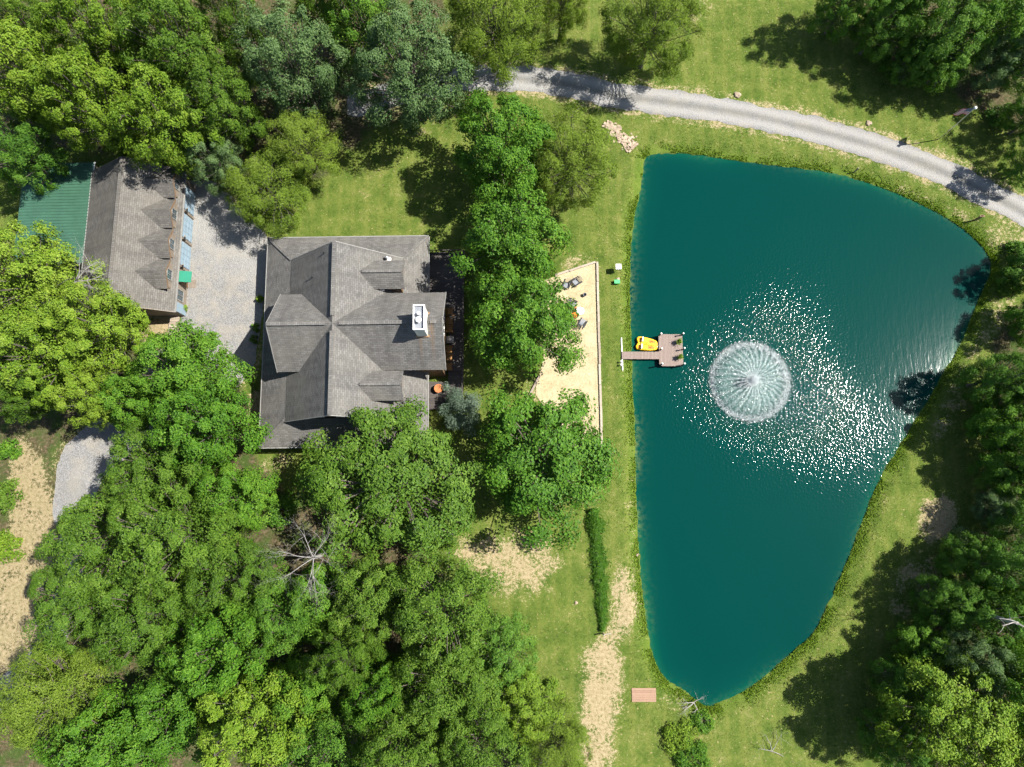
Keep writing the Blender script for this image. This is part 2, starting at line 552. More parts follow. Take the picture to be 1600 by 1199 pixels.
# ------------------------------------------------------------------ tree table: (px, py, radius px, kind, variant, height m, label, wood floor)
TREES = [
 # upper left wood
 (48,120,86,'yellow',0,17,"yellow green broadleaf tree at the left edge, above the green metal roof",1),
 (160,60,78,'yellow',1,17,"tall yellow green tree touching the top edge above the green metal roof",1),
 (150,165,74,'yellow',0,16,"yellow green tree directly above the green metal roof",1),
 (262,190,80,'yellow',1,15,"yellow green tree whose foliage hangs over the top end of the garage",1),
 (278,72,82,'oak',0,17,"broad green tree at the top, second row behind the garage",1),
 (28,235,58,'dark',0,12,"dark green tree in shade left of the green metal roof",1),
 (20,30,60,'oak',1,16,"green tree in the top left corner of the wood",1),
 (352,168,64,'oak',0,14,"green tree between the garage wood and the yellow feathery tree",1),
 (365,30,58,'oak',1,15,"mid green tree on the top edge left of the dark gap",1),
 (455,95,86,'blue',1,16,"dusty olive green tree left of the big blue green tree",1),
 (640,104,96,'blue',0,16,"big blue green tree beside the gravel road above the lawn",1),
 (500,-8,60,'oak',0,15,"green tree cut by the top edge behind the dusty olive tree",1),
 (230,-10,56,'yellow',1,15,"yellow green tree cut by the top edge above the garage",1),
 (560,24,70,'dark',1,15,"dark tree on the top edge behind the big blue green tree",1),
 (418,298,70,'locust',0,8,"yellow green feathery tree over the gravel by the garage, nearer lobe",1),
 (474,230,60,'locust',1,9,"yellow green feathery tree at the lawn corner above the house",1),
 (338,252,44,'blue',1,9,"small blue green tree at the top end of the gravel yard",1),
 # along the road at the top
 (770,38,88,'locust',1,13,"feathery green tree on the top edge shading the gravel road",0),
 (1020,38,84,'locust',0,12,"airy feathery tree on the top edge whose shadow crosses the road",0),
 (880,0,50,'locust',1,11,"feathery tree cut by the top edge between two feathery trees",0),
 # by the house
 (786,228,88,'maple',0,13,"deep green leafy tree beyond the lawn, left of the olive feathery tree",0),
 (896,250,76,'locust',0,11,"olive feathery tree beside the stone pile near the pond corner",0),
 (800,378,90,'maple',1,12,"vivid green leafy tree right of the house, middle of three in a row",0),
 (818,500,92,'maple',0,12,"vivid green leafy tree overhanging the sand area and its chairs",0),
 (852,718,112,'maple',1,10,"dark green leafy tree below the sand area, alone on the grass",0),
 (672,730,1,'none',0,1,"",0),
 (612,752,134,'oak',0,12,"large olive tree spreading over the lower corner of the house roof",0),
 # left side
 (38,432,88,'yellow',1,14,"yellow green tree below the green metal roof at the left edge",1),
 (158,512,76,'yellow',0,13,"yellow green tree overlapping the lower end of the garage roof",1),
 (70,552,80,'yellow',0,14,"yellow green tree at the left, below the garage trees",1),
 (30,610,48,'oak',1,12,"dull green tree at the left edge above the grey gravel patch",1),
 (148,622,50,'yellow',1,11,"small yellow green tree hanging over the grey gravel patch",1),
 (292,578,76,'maple',1,12,"bright green tree at the lower end of the gravel yard",1),
 (318,668,78,'maple',0,13,"bright green tree left of the house's lower corner",1),
 (214,626,54,'maple',0,10,"green tree covering the gravel drive between yard and grey patch",1),
 (246,734,76,'oak',1,12,"mid green broad tree right of the grey gravel patch",1),
 (172,846,90,'oak',0,14,"wide broad tree overhanging the sandy track on the left",1),
 (276,838,86,'oak',1,17,"tall broad tree in the middle of the lower left wood",1),
 (366,778,58,'maple',1,11,"green tree left of the big broad tree by the house corner",1),
 (130,944,72,'oak',1,12,"broad tree with its shadow on the sandy track bend",1),
 (240,958,80,'oak',0,14,"broad tree in the lower left wood under the tallest broad tree",1),
 (364,900,70,'oak',1,13,"dull broad tree between the tall broad tree and the bare dead tree",1),
 (348,1016,72,'maple',0,16,"green tree below the dull broad tree in the lower left wood",1),
 # bottom
 (508,936,62,'maple',1,9,"bright green tree growing under the bare dead branches",1),
 (440,965,56,'dark',0,12,"dark green tree between the dull broad tree and the bright tree under the dead branches",1),
 (588,940,74,'oak',0,12,"olive tree right of the bare dead branches",1),
 (692,952,88,'oak',1,14,"olive tree at the edge of the lower meadow",1),
 (778,1016,58,'dark',1,8,"dark green tree leaning onto the lower meadow",1),
 (540,1022,50,'oak',1,15,"olive tree in the lower wood left of the bright small tree",1),
 (588,1078,50,'maple',0,13,"small bright green tree ringed by olive trees near the bottom",1),
 (690,1072,78,'oak',0,12,"olive tree near the bottom, below the meadow edge broad tree",1),
 (480,1074,54,'maple',1,11,"green tree near the bottom between the bright crown and olive tree",1),
 (400,1124,84,'yellow',1,15,"large bright yellow green crown at the bottom edge",1),
 (268,1112,74,'maple',0,11,"green tree near the bottom right of the pale bushes",1),
 (90,1085,84,'locust',1,11,"pale feathery green tree near the bottom left corner",1),
 (170,1165,76,'maple',1,12,"green tree in the bottom left corner region on the bottom edge",1),
 (620,1168,68,'oak',1,15,"olive tree cut by the bottom edge, left of two",1),
 (745,1165,72,'oak',0,13,"olive tree cut by the bottom edge, right of two",1),
 (820,1100,56,'yellow',0,7,"low yellow green tree at the bottom beside the straw path",1),
 (868,1165,56,'locust',0,7,"thin scrubby tree at the bottom edge beside the straw path",1),
 (515,1165,66,'dark',0,13,"dark green tree on the bottom edge right of the bright crown",1),
 # upper right wood
 (1334,-12,56,'dark',0,11,"dark green tree on the top edge, leftmost of the upper right wood",1),
 (1384,34,50,'dark',1,9,"dark green tree at the lawn edge, second from the left of the upper right wood",1),
 (1428,-8,62,'maple',0,11,"green tree on the top edge, behind the second tree of the upper right wood",1),
 (1478,52,66,'dark',0,11,"broad dark green tree in the middle of the upper right wood",1),
 (1440,92,40,'dark',1,7,"small dark tree at the shaded lawn edge in the upper right",1),
 (1556,22,74,'maple',1,12,"green tree on the top edge near the top right corner",1),
 (1478,100,40,'maple',0,6,"mid green tree at the shaded lawn edge above the flag",1),
 (1572,88,50,'blue',0,9,"blue green tree directly above the flag's white ball",1),
 (1614,78,58,'dark',1,11,"deep green tree cut by the right edge, highest of three there",1),
 (1628,172,46,'dark',0,8,"deep green tree cut by the right edge, middle of three there",1),
 (1622,246,42,'dark',1,8,"dark tree cut by the right edge, lowest of three, beside the road",1),
 # right wood
 (1622,415,46,'dark',0,6,"dark green tree at the right edge near the pond's right corner",1),
 (1622,498,44,'maple',1,6,"green tree at the right edge below the pond's right corner",1),
 (1568,590,50,'dark',1,9,"dark tree right of the black reflection on the pond",1),
 (1632,612,60,'dark',0,10,"deep green tree at the right edge, level with the fountain",1),
 (1570,668,46,'maple',0,8,"green tree at the grassy bank just below the black reflection",1),
 (1628,712,60,'dark',1,10,"deep green tree at the right edge above the clay patch",1),
 (1576,738,46,'maple',1,6,"mid green tree above the bare clay patch on the right bank",1),
 (1562,800,38,'blue',0,5,"blue green tree right of the bare clay patch",1),
 (1622,812,60,'dark',0,9,"deep green tree at the right edge below the bare clay patch",1),
 (1524,880,46,'dark',1,8,"dark tree at the bank left of the white bare limb",1),
 (1582,890,58,'dark',0,11,"dark tree in the right wood just above the white bare limb",1),
 (1610,962,52,'maple',0,10,"green tree behind the white bare limb at the right edge",1),
 (1484,940,44,'dark',0,8,"dark green tree whose shadow falls across the lower right bank",1),
 (1544,965,56,'dark',1,10,"dark green tree left of the white bare limb, second row",1),
 (1442,1008,40,'maple',1,6,"mid green tree at the bank above the large bright lower right tree",1),
 (1518,1032,52,'blue',1,10,"dull blue green tree above the bright tree in the lower right",1),
 (1422,1072,44,'dark',0,9,"dark green tree tucked left of the bright tree in the lower right",1),
 (1480,1122,94,'yellow',0,12,"large bright green tree at the bottom right",1),
 (1594,1062,62,'maple',1,12,"bright green tree at the right edge beside the largest lower right crown",1),
 (1600,1170,64,'yellow',1,12,"yellow green tree in the bottom right corner",1),
 (1402,1165,46,'dark',1,9,"dark tree on the bottom edge left of the bright lower right tree",1),
]
TREES = [t for t in TREES if t[3] != 'none']
SCALE = at(801, 600)[0] - at(800, 600)[0]

def tree_place(t):
    px, py, rp, kind, var, h = t[:6]
    zc = h * .58
    x, y = at(px, py, zc)
    R = rp * SCALE * (CAM_H - zc) / CAM_H * (.94 if px > 1380 else .97)
    return x, y, R
wood_discs = [(*tree_place(t),) for t in TREES if t[7]]
all_discs = [(*tree_place(t),) for t in TREES]

# ------------------------------------------------------------------ ground sheet
fine_x = np.arange(-62, 62.01, .3)
fine_y = np.arange(-30, 60.01, .3)
ext = np.array([1.5, 4, 9, 18, 36, 70, 130, 260, 500])
gx = np.concatenate([fine_x[0] - ext[::-1], fine_x, fine_x[-1] + ext])
gy = np.concatenate([fine_y[0] - ext[::-1], fine_y, fine_y[-1] + ext])
GX, GY = np.meshgrid(gx, gy)
X, Y = GX.ravel(), GY.ravel()
Z = ground_z(X, Y)
nx, ny = len(gx), len(gy)
ii = np.arange(nx * ny).reshape(ny, nx)
GF = np.stack([ii[:-1, :-1].ravel(), ii[:-1, 1:].ravel(), ii[1:, 1:].ravel(), ii[1:, :-1].ravel()], 1)
dirt = np.zeros(len(X))
for pts, s, soft in DIRT:
    P = smooth_closed(poly(pts), 2)
    near = (X > P[:, 0].min() - 4) & (X < P[:, 0].max() + 4) & (Y > P[:, 1].min() - 4) & (Y < P[:, 1].max() + 4)
    d = sdf(X[near], Y[near], P)
    dirt[near] = np.maximum(dirt[near], s * (1 - sstep(-soft, soft, d)))
litter = np.zeros(len(X))
WOODS = [
    [(-200,-200),(700,-200),(700,110),(640,190),(560,215),(480,310),(340,300),(300,250),(180,230),(30,262),(-200,300)],
    [(-200,400),(60,400),(130,440),(220,480),(260,540),(330,540),(392,600),(400,710),(470,770),(600,810),(690,885),(760,960),(830,1060),(880,1215),(880,1500),(-200,1500)],
    [(1300,-200),(1330,50),(1440,125),(1540,185),(1660,290),(1900,300),(1900,-200)],
    [(1750,360),(1590,470),(1535,560),(1535,700),(1520,850),(1460,950),(1410,1040),(1385,1300),(1900,1400),(1900,360)],
]
for pts in WOODS:
    d = sdf(X, Y, smooth_closed(poly(pts), 2)) + .8 * vnoise(X, Y, 1.7, 41)
    litter = np.maximum(litter, 1 - sstep(-1.4, .9, d))
dp = sdf(X, Y, pond)
shore = 1 - sstep(.2, 1.4, dp)
droad = seg_dist(X, Y, road_c, False)
dirt = np.maximum(dirt, .62 * (1 - sstep(1.7, 3.0, droad)))
dyard = sdf(X, Y, YARD)
dirt = np.maximum(dirt, .5 * (1 - sstep(.2, 1.4, dyard)))
far = sstep(0, 6, np.maximum(np.maximum(-X - 60, X - 60), np.maximum(Y - 58, -28 - Y)))
litter = np.maximum(litter, far)

def ground_material():
    m, nt, p, _ = node_mat("lawn_and_soil")
    tc = N(nt, "TexCoord").outputs["Object"]
    big = noise(nt, .11, 3, .5, tc)
    med = noise(nt, .55, 5, .62, tc)
    fin = noise(nt, 3.2, 5, .7, tc)
    tiny = noise(nt, 11, 3, .7, tc)
    g = mth(nt, 'ADD', mth(nt, 'MULTIPLY', med, .50), mth(nt, 'MULTIPLY', fin, .35))
    g = mth(nt, 'ADD', g, mth(nt, 'MULTIPLY', big, .15))
    grass = ramp(nt, g, [(.36, (.040, .076, .012)), (.45, (.076, .118, .019)), (.53, (.114, .150, .029)), (.60, (.156, .176, .045)), (.68, (.228, .212, .085))])
    # mower passes
    sx = N(nt, "SeparateXYZ")
    L(nt, tc, sx.inputs[0])
    wv = mth(nt, 'SINE', mth(nt, 'MULTIPLY', mth(nt, 'ADD', sx.outputs[0], mth(nt, 'MULTIPLY', big, 1.5)), 4.2))
    grass = mix(nt, mth(nt, 'MULTIPLY', mth(nt, 'MAXIMUM', wv, 0.0), mth(nt, 'MULTIPLY', big, .42)), grass, (.20, .205, .05))
    grass = mix(nt, mth(nt, 'MULTIPLY', ramp(nt, tiny, [(.35, 1.0), (.55, 0.0)]), .40), grass, (.045, .085, .010))
    grass = mix(nt, mth(nt, 'MULTIPLY', ramp(nt, tiny, [(.60, 0.0), (.78, 1.0)]), .45), grass, (.25, .255, .08))
    grass = mix(nt, ramp(nt, noise(nt, 4.3, 2, .5, tc), [(.66, 0.0), (.72, .8)]), grass, (.33, .26, .14))
    lush = attr(nt, "shore")
    grass = mix(nt, mth(nt, 'MULTIPLY', lush, .55), grass, (.100, .160, .020))
    # bare straw / sandy soil
    soil = ramp(nt, mth(nt, 'ADD', mth(nt, 'MULTIPLY', fin, .6), mth(nt, 'MULTIPLY', tiny, .4)), [(.3, (.16, .118, .062)), (.48, (.30, .240, .135)), (.66, (.43, .355, .22))])
    nn = mth(nt, 'ADD', mth(nt, 'MULTIPLY', fin, .55), mth(nt, 'MULTIPLY', med, .45))
    nn = mth(nt, 'ADD', nn, mth(nt, 'MULTIPLY', mth(nt, 'SUBTRACT', tiny, .5), .35))
    nn = mth(nt, 'MULTIPLY', mth(nt, 'SUBTRACT', nn, .5), 4.6)
    dm = mth(nt, 'SUBTRACT', mth(nt, 'ADD', mth(nt, 'MULTIPLY', attr(nt, "dirt"), 1.25), nn), .62)
    dm = ramp(nt, mth(nt, 'MULTIPLY', dm, 2.2), [(0.0, 0.0), (1.0, 1.0)])
    col = mix(nt, dm, grass, soil)
    # wood floor: leaf litter with weeds
    lit = ramp(nt, fin, [(.3, (.030, .040, .014)), (.48, (.075, .065, .032)), (.6, (.13, .098, .060)), (.75, (.19, .15, .10))])
    lit = mix(nt, ramp(nt, med, [(.45, 0.0), (.62, .8)]), lit, (.042, .082, .014))
    lm = mth(nt, 'SUBTRACT', mth(nt, 'ADD', attr(nt, "litter"), med), .85)
    lm = ramp(nt, mth(nt, 'MULTIPLY', lm, 2.5), [(0.0, 0.0), (1.0, 1.0)])
    col = mix(nt, mth(nt, 'MULTIPLY', lm, mth(nt, 'SUBTRACT', 1.0, mth(nt, 'MULTIPLY', dm, .8))), col, lit)
    # wet mud under water
    col = mix(nt, attr(nt, "mud"), col, (.035, .045, .022))
    L(nt, col, p.inputs["Base Color"])
    p.inputs["Roughness"].default_value = .95
    p.inputs["Specular IOR Level"].default_value = .1
    h = mth(nt, 'ADD', mth(nt, 'MULTIPLY', fin, .6), mth(nt, 'MULTIPLY', tiny, .5))
    bump(nt, h, .9, .12, p.inputs["Normal"])
    return m
mud = sstep(.10, -.15, dp + .1 * vnoise(X, Y, .5, 8)) if False else 1 - sstep(-.25, .02, dp)
go = link("ground", np_mesh("ground", np.stack([X, Y, Z], 1), GF, ground_material(), True, {"dirt": dirt, "litter": litter, "shore": shore, "mud": mud}))
tag(go, "mown green lawn with straw patches and leaf litter under the trees", None, None, "structure")

# ------------------------------------------------------------------ sheets laid on the ground
def sheet(name, fn, box, res, lift, mat, attrs_fn=None, label=None):
    x0, x1, y0, y1 = box
    xs, ys = np.arange(x0, x1, res), np.arange(y0, y1, res)
    AX, AY = np.meshgrid(xs, ys)
    D = fn(AX, AY)
    e = res * .25
    gxd = (fn(AX + e, AY) - fn(AX - e, AY)) / (2 * e)
    gyd = (fn(AX, AY + e) - fn(AX, AY - e)) / (2 * e)
    c = (D[:-1, :-1] + D[:-1, 1:] + D[1:, 1:] + D[1:, :-1]) / 4
    keep = c < 0
    g2 = gxd ** 2 + gyd ** 2 + 1e-3
    mv = (np.abs(D) < res * .8)
    k = np.where(mv, D / g2, 0)
    k = np.clip(k, -res * .6, res * .6)
    AX, AY = AX - gxd * k, AY - gyd * k
    id_ = np.arange(AX.size).reshape(AX.shape)
    F = np.stack([id_[:-1, :-1][keep], id_[:-1, 1:][keep], id_[1:, 1:][keep], id_[1:, :-1][keep]], 1)
    used = np.unique(F)
    re = np.full(AX.size, -1)
    re[used] = np.arange(len(used))
    vx, vy = AX.ravel()[used], AY.ravel()[used]
    vz = ground_z(vx, vy) + lift
    at_ = attrs_fn(vx, vy) if attrs_fn else None
    o = link(name, np_mesh(name, np.stack([vx, vy, vz], 1), re[F], mat, True, at_))
    return tag(o, label, None, None, "structure")

def gravel_material():
    m, nt, p, _ = node_mat("grey_gravel")
    tc = N(nt, "TexCoord").outputs["Object"]
    v = N(nt, "TexVoronoi", ins={"Scale": 13.0, "Randomness": 1.0})
    L(nt, tc, v.inputs["Vector"])
    n1 = noise(nt, .7, 5, .6, tc)
    n2 = noise(nt, 6, 4, .7, tc)
    sv = N(nt, "SeparateColor")
    L(nt, v.outputs["Color"], sv.inputs[0])
    f = mth(nt, 'ADD', mth(nt, 'MULTIPLY', sv.outputs[0], .4), mth(nt, 'MULTIPLY', n2, .6))
    col = ramp(nt, f, [(.2, (.13, .129, .125)), (.45, (.205, .203, .198)), (.72, (.285, .282, .276))])
    col = mix(nt, ramp(nt, n1, [(.42, 0.0), (.70, .55)]), col, (.33, .295, .235))
    tr = attr(nt, "track")
    col = mix(nt, mth(nt, 'MULTIPLY', tr, .75), col, mix(nt, n2, (.25, .243, .229), (.41, .40, .378)))
    md = attr(nt, "middle")
    col = mix(nt, mth(nt, 'MULTIPLY', md, ramp(nt, n2, [(.35, .35), (.65, .95)])), col, (.15, .148, .132))
    L(nt, col, p.inputs["Base Color"])
    p.inputs["Roughness"].default_value = .95
    p.inputs["Specular IOR Level"].default_value = .15
    bump(nt, mth(nt, 'ADD', v.outputs["Distance"], n2), .8, .05, p.inputs["Normal"])
    return m
M['gravel'] = gravel_material()

def road_attrs(x, y):
    d = seg_dist(x, y, road_c, False) + .12 * vnoise(x, y, 2.2, 11)
    return {"track": np.exp(-((d - .85) / .42) ** 2), "middle": np.exp(-(d / .32) ** 2) + .8 * sstep(1.35, 1.7, d)}
sheet("gravel_road", lambda a, b: seg_dist(a, b, road_c, False) - 1.5 - .22 * vnoise(a, b, 1.4, 12) - .14 * vnoise(a, b, .5, 13),
      (-18, 72, 25, 50), .2, .02, M['gravel'], road_attrs, "curving grey gravel road with two pale wheel tracks")
yard_attrs = lambda x, y: {"track": .55 * sstep(-.2, .5, vnoise(x, y, 6, 14)), "middle": .5 * sstep(.3, .8, vnoise(x, y, 3, 15))}
sheet("gravel_yard", lambda a, b: sdf(a, b, YARD) - .15 * vnoise(a, b, 1.2, 16) - .1 * vnoise(a, b, .45, 17),
      (-52, -22, -4, 33), .22, .02, M['gravel'], yard_attrs, "pale gravel yard between the garage and the house")
sheet("gravel_track", lambda a, b: seg_dist(a, b, back_c, False) - 1.3 - .2 * vnoise(a, b, 1.2, 18),
      (-60, -36, -26, 6.0), .25, .028, M['gravel'], lambda x, y: {"track": .1 + 0 * x, "middle": .3 + 0 * x}, "grey gravel track running under the trees on the left")

def sand_material():
    m, nt, p, _ = node_mat("pale_sand")
    tc = N(nt, "TexCoord").outputs["Object"]
    n1 = noise(nt, .8, 5, .6, tc)
    n2 = noise(nt, 5, 5, .7, tc)
    f = mth(nt, 'ADD', mth(nt, 'MULTIPLY', n1, .45), mth(nt, 'MULTIPLY', n2, .55))
    L(nt, ramp(nt, f, [(.30, (.24, .185, .10)), (.43, (.37, .305, .18)), (.58, (.46, .395, .25)), (.75, (.52, .46, .32))]), p.inputs["Base Color"])
    p.inputs["Roughness"].default_value = .95
    p.inputs["Specular IOR Level"].default_value = .1
    bump(nt, n2, .8, .08, p.inputs["Normal"])
    return m
sheet("sand_area", lambda a, b: sdf(a, b, SAND) - .03, (-4, 14, 2, 26), .25, .045, sand_material(), None, "pale sand area between the leafy trees and the pond lawn")

# ------------------------------------------------------------------ pond water
def water_material():
    m, nt, p, _ = node_mat("teal_pond_water")
    tc = N(nt, "TexCoord").outputs["Object"]
    sh = attr(nt, "shallow")
    n0 = noise(nt, .12, 3, .5, tc)
    col = ramp(nt, mth(nt, 'ADD', sh, mth(nt, 'MULTIPLY', mth(nt, 'SUBTRACT', n0, .5), .12)),
               [(0.0, (.0002, .0360, .0305)), (.35, (.0004, .043, .034)), (.7, (.002, .062, .038)), (1.0, (.012, .082, .040))])
    wd = mth(nt, 'MULTIPLY', attr(nt, "weed"), ramp(nt, noise(nt, 2.2, 4, .65, tc), [(.42, 0.0), (.6, 1.0)]))
    col = mix(nt, wd, col, (.10, .15, .055))
    col = mix(nt, attr(nt, "aerated"), col, (.10, .17, .155))
    L(nt, col, p.inputs["Base Color"])
    p.inputs["Roughness"].default_value = .095
    p.inputs["IOR"].default_value = 1.33
    p.inputs["Specular IOR Level"].default_value = .20
    # wind ripples, then chop thrown up by the fountain
    mp = N(nt, "Mapping", ins={"Scale": (2.4, .55, 1), "Rotation": (0, 0, math.radians(-14))})
    L(nt, tc, mp.inputs[0])
    r1 = noise(nt, 1.3, 3, .5, mp.outputs[0], .3)
    b1 = bump(nt, mth(nt, 'MULTIPLY', r1, attr(nt, "wind")), 1.0, .010, None)
    chop = mth(nt, 'MULTIPLY', noise(nt, 4.2, 1.5, .5, tc, 0.0), attr(nt, "chop"))
    b2 = bump(nt, chop, 1.0, 1.0, p.inputs["Normal"], b1)
    return m
wres = .5
wx, wy = np.arange(10, 56, wres), np.arange(-21, 38, wres)
AX, AY = np.meshgrid(wx, wy)
Dw = sdf(AX, AY, pond)
cc = np.minimum(np.minimum(Dw[:-1, :-1], Dw[:-1, 1:]), np.minimum(Dw[1:, 1:], Dw[1:, :-1])) < .9
id_ = np.arange(AX.size).reshape(AX.shape)
F = np.stack([id_[:-1, :-1][cc], id_[:-1, 1:][cc], id_[1:, 1:][cc], id_[1:, :-1][cc]], 1)
used = np.unique(F)
re = np.full(AX.size, -1)
re[used] = np.arange(len(used))
vx, vy = AX.ravel()[used], AY.ravel()[used]
vd = -Dw.ravel()[used]
rf = np.hypot(vx - FOUNT[0], vy - FOUNT[1])
shallow = np.clip((.55 + .6 * vnoise(vx, vy, 7.0, 60)) * np.exp(-np.maximum(vd, 0) / .9), 0, 1)
af = np.arctan2(vy - FOUNT[1], vx - FOUNT[0])
bumpf = lambda c, w: np.exp(-((np.mod(af - math.radians(c) + math.pi, 2 * math.pi) - math.pi) / math.radians(w)) ** 2)
reach = 4.6 + 4.6 * bumpf(66, 30) + 5.0 * bumpf(-38, 34) + 1.6 * bumpf(190, 40) + 1.2 * bumpf(-100, 14)
chop = .094 * np.exp(-(np.maximum(rf - 3.4, 0) / reach) ** 1.9)
aer = .8 * (1 - sstep(2.5, 4.1, rf))
wo = link("pond", np_mesh("pond", np.stack([vx, vy, np.full(len(vx), WATER_Z)], 1), re[F], water_material(), True, {"shallow": shallow, "weed": np.exp(-np.maximum(vd, 0) / .35) * (.25 + .75 * (vx < 14.5)) * np.clip(.6 + .8 * vnoise(vx, vy, 3.0, 61), 0, 1), "chop": chop, "wind": .12 + .88 * sstep(26, 44, vx + .25 * vy), "aerated": aer}))
tag(wo, "teal pond with a sparkling patch of ripples around the fountain", None, None, "structure")

# ------------------------------------------------------------------ trees
def unit(v):
    return v / (np.linalg.norm(v, axis=-1, keepdims=True) + 1e-9)

def leaf_mesh(name, P, Nrm, length, width, tint, mat, rng, fold=.18, droop=0.0):
    n = len(P)
    Nrm = unit(Nrm)
    t = unit(np.cross(Nrm, rng.normal(size=(n, 3))))
    if droop:
        t[:, 2] -= droop
        t = unit(t)
    s = unit(np.cross(Nrm, t))
    Nn = unit(np.cross(t, s))
    ln = (length * rng.uniform(.5, 1.45, n))[:, None]
    wd = (width * rng.uniform(.7, 1.25, n))[:, None]
    a = P - t * ln * .5
    b = P + s * wd * .5 + Nn * wd * fold + t * ln * .02
    c = P + t * ln * .5 - Nn * ln * .08
    d = P - s * wd * .5 + Nn * wd * fold + t * ln * .02
    V = np.stack([a, b, c, d], 1).reshape(-1, 3)
    F = np.arange(n * 4).reshape(n, 4)
    return np_mesh(name, V, F, mat, False, {"tint": np.repeat(tint, 4)})

KINDS = {  # crown radius 5 m; height, vertical half axis, lobes, clumps a lobe, leaves a clump, leaf length and width, lobe size, clump size, reach down
    'oak':    dict(H=12.5, Rz=5.6, K=78, Mn=8, Ln=46, l=.20, w=.12, lob=.170, sub=.50, lo=1.75),
    'yellow': dict(H=12.5, Rz=5.5, K=62, Mn=8, Ln=44, l=.23, w=.14, lob=.185, sub=.48, lo=1.75),
    'maple':  dict(H=11.5, Rz=5.4, K=46, Mn=10, Ln=46, l=.23, w=.17, lob=.225, sub=.46, lo=1.75),
    'locust': dict(H=11.0, Rz=5.0, K=60, Mn=9, Ln=46, l=.28, w=.07, lob=.200, sub=.55, lo=1.65),
    'blue':   dict(H=12.5, Rz=5.9, K=66, Mn=8, Ln=46, l=.21, w=.12, lob=.180, sub=.50, lo=1.8),
    'dark':   dict(H=12.0, Rz=5.9, K=66, Mn=8, Ln=46, l=.21, w=.13, lob=.185, sub=.50, lo=1.85),
}
R0 = 5.0

def tree_proto(kind, var):
    k = KINDS[kind]
    rng = np.random.default_rng(sum(map(ord, kind)) * 7 + var * 131)
    K, Mn, Ln = k['K'], k['Mn'], k['Ln']
    zc = k['H'] - k['Rz'] * 1.02
    a0, a1, a2 = rng.uniform(0, 6.28, 3)
    i = np.arange(K)
    t = (i + .5) / K
    zd = 1 - k['lo'] * t + rng.uniform(-.12, .12, K)
    zd = np.clip(zd, -.85, 1)
    ph = i * 2.39996 + rng.uniform(-.45, .45, K)
    rr = np.sqrt(np.clip(1 - zd ** 2, 0, 1))
    out = 1 + .10 * np.sin(2 * ph + a0) + .08 * np.sin(3 * ph + a1) + .06 * np.sin(5 * ph + a2)
    rad = rng.uniform(.62, .93, K) * out
    lob = np.stack([R0 * rr * rad * np.cos(ph), R0 * rr * rad * np.sin(ph), zc + k['Rz'] * zd * rng.uniform(.70, .98, K)], 1)
    lr = R0 * k['lob'] * rng.uniform(.65, 1.35, K)
    ldir = unit(lob - np.array([0, 0, zc - 1.0]))
    # clumps on the outer side of every lobe
    cd = rng.normal(size=(K, Mn, 3)) + ldir[:, None] * .9 + np.array([0, 0, .45])
    cd = unit(cd)
    cp = lob[:, None] + cd * (lr[:, None, None] * rng.uniform(.55, 1.0, (K, Mn, 1)))
    cp[..., 2] += (cp[..., 2] - lob[:, None, 2]) * -.15
    cr = lr[:, None] * k['sub'] * rng.uniform(.65, 1.25, (K, Mn))
    d = unit(rng.normal(size=(K, Mn, Ln, 3)) + np.array([0, 0, .35]))
    rads = cr[:, :, None, None] * np.cbrt(rng.uniform(.15, 1.0, (K, Mn, Ln, 1)))
    lp = cp[:, :, None] + d * rads * np.array([1.15, 1.15, .8])
    ln = d * .45 + cd[:, :, None] * .75 + ldir[:, None, None] * .30 + np.array([0, 0, .15]) + rng.normal(size=lp.shape) * .36
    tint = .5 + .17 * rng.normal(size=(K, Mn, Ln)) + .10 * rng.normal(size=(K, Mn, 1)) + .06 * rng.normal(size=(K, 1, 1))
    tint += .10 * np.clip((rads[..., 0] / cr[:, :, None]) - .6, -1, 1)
    lp, ln, tint = lp.reshape(-1, 3), ln.reshape(-1, 3), tint.ravel()
    # sparser leaves inside the crown
    ni = 5200
    di = unit(rng.normal(size=(ni, 3)))
    pi_ = di * np.array([R0, R0, k['Rz']]) * rng.uniform(.25, .68, (ni, 1)) + np.array([0, 0, zc])
    pi_ = pi_[pi_[:, 2] > zc - k['Rz'] * .75]
    lp = np.concatenate([lp, pi_])
    ln = np.concatenate([ln, rng.normal(size=pi_.shape) * .5 + np.array([0, 0, .6])])
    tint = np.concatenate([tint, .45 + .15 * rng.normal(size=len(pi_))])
    crown = leaf_mesh(kind + "_crown", lp, ln, k['l'], k['w'], np.clip(tint, 0, 1), LEAF[kind], rng, .15, .1)
    mb = MB()
    rx, ry = rng.uniform(-.3, .3, 2)
    top = zc + k['Rz'] * .45
    tp = [(0, 0, -.3), (rx * .2, ry * .2, 1.2), (rx * .7, ry * .7, zc * .55), (rx, ry, zc), (rx * 1.5, ry * 1.5, top)]
    mb.tube(tp, [.34, .26, .21, .15, .05], 8)
    for j in range(K):
        e = lob[j]
        f = rng.uniform(.45, .95)
        s = np.array([rx * f, ry * f, zc * .55 + (min(e[2], top) - zc * .55) * .45 * f])
        m_ = (s + e) / 2 + np.array([0, 0, -.35]) + rng.normal(size=3) * .2
        mb.tube([s, m_, e], [.085, .055, .03], 4, False)
        for q in rng.choice(Mn, 3, replace=False):
            b = cp[j, q]
            mm = (e + b) / 2 + rng.normal(size=3) * .08
            mb.tube([e, mm, b + (b - e) * .25], [.035, .024, .010], 3, False)
    return mb.mesh(kind + "_trunk", M['bark']), crown, k['H']

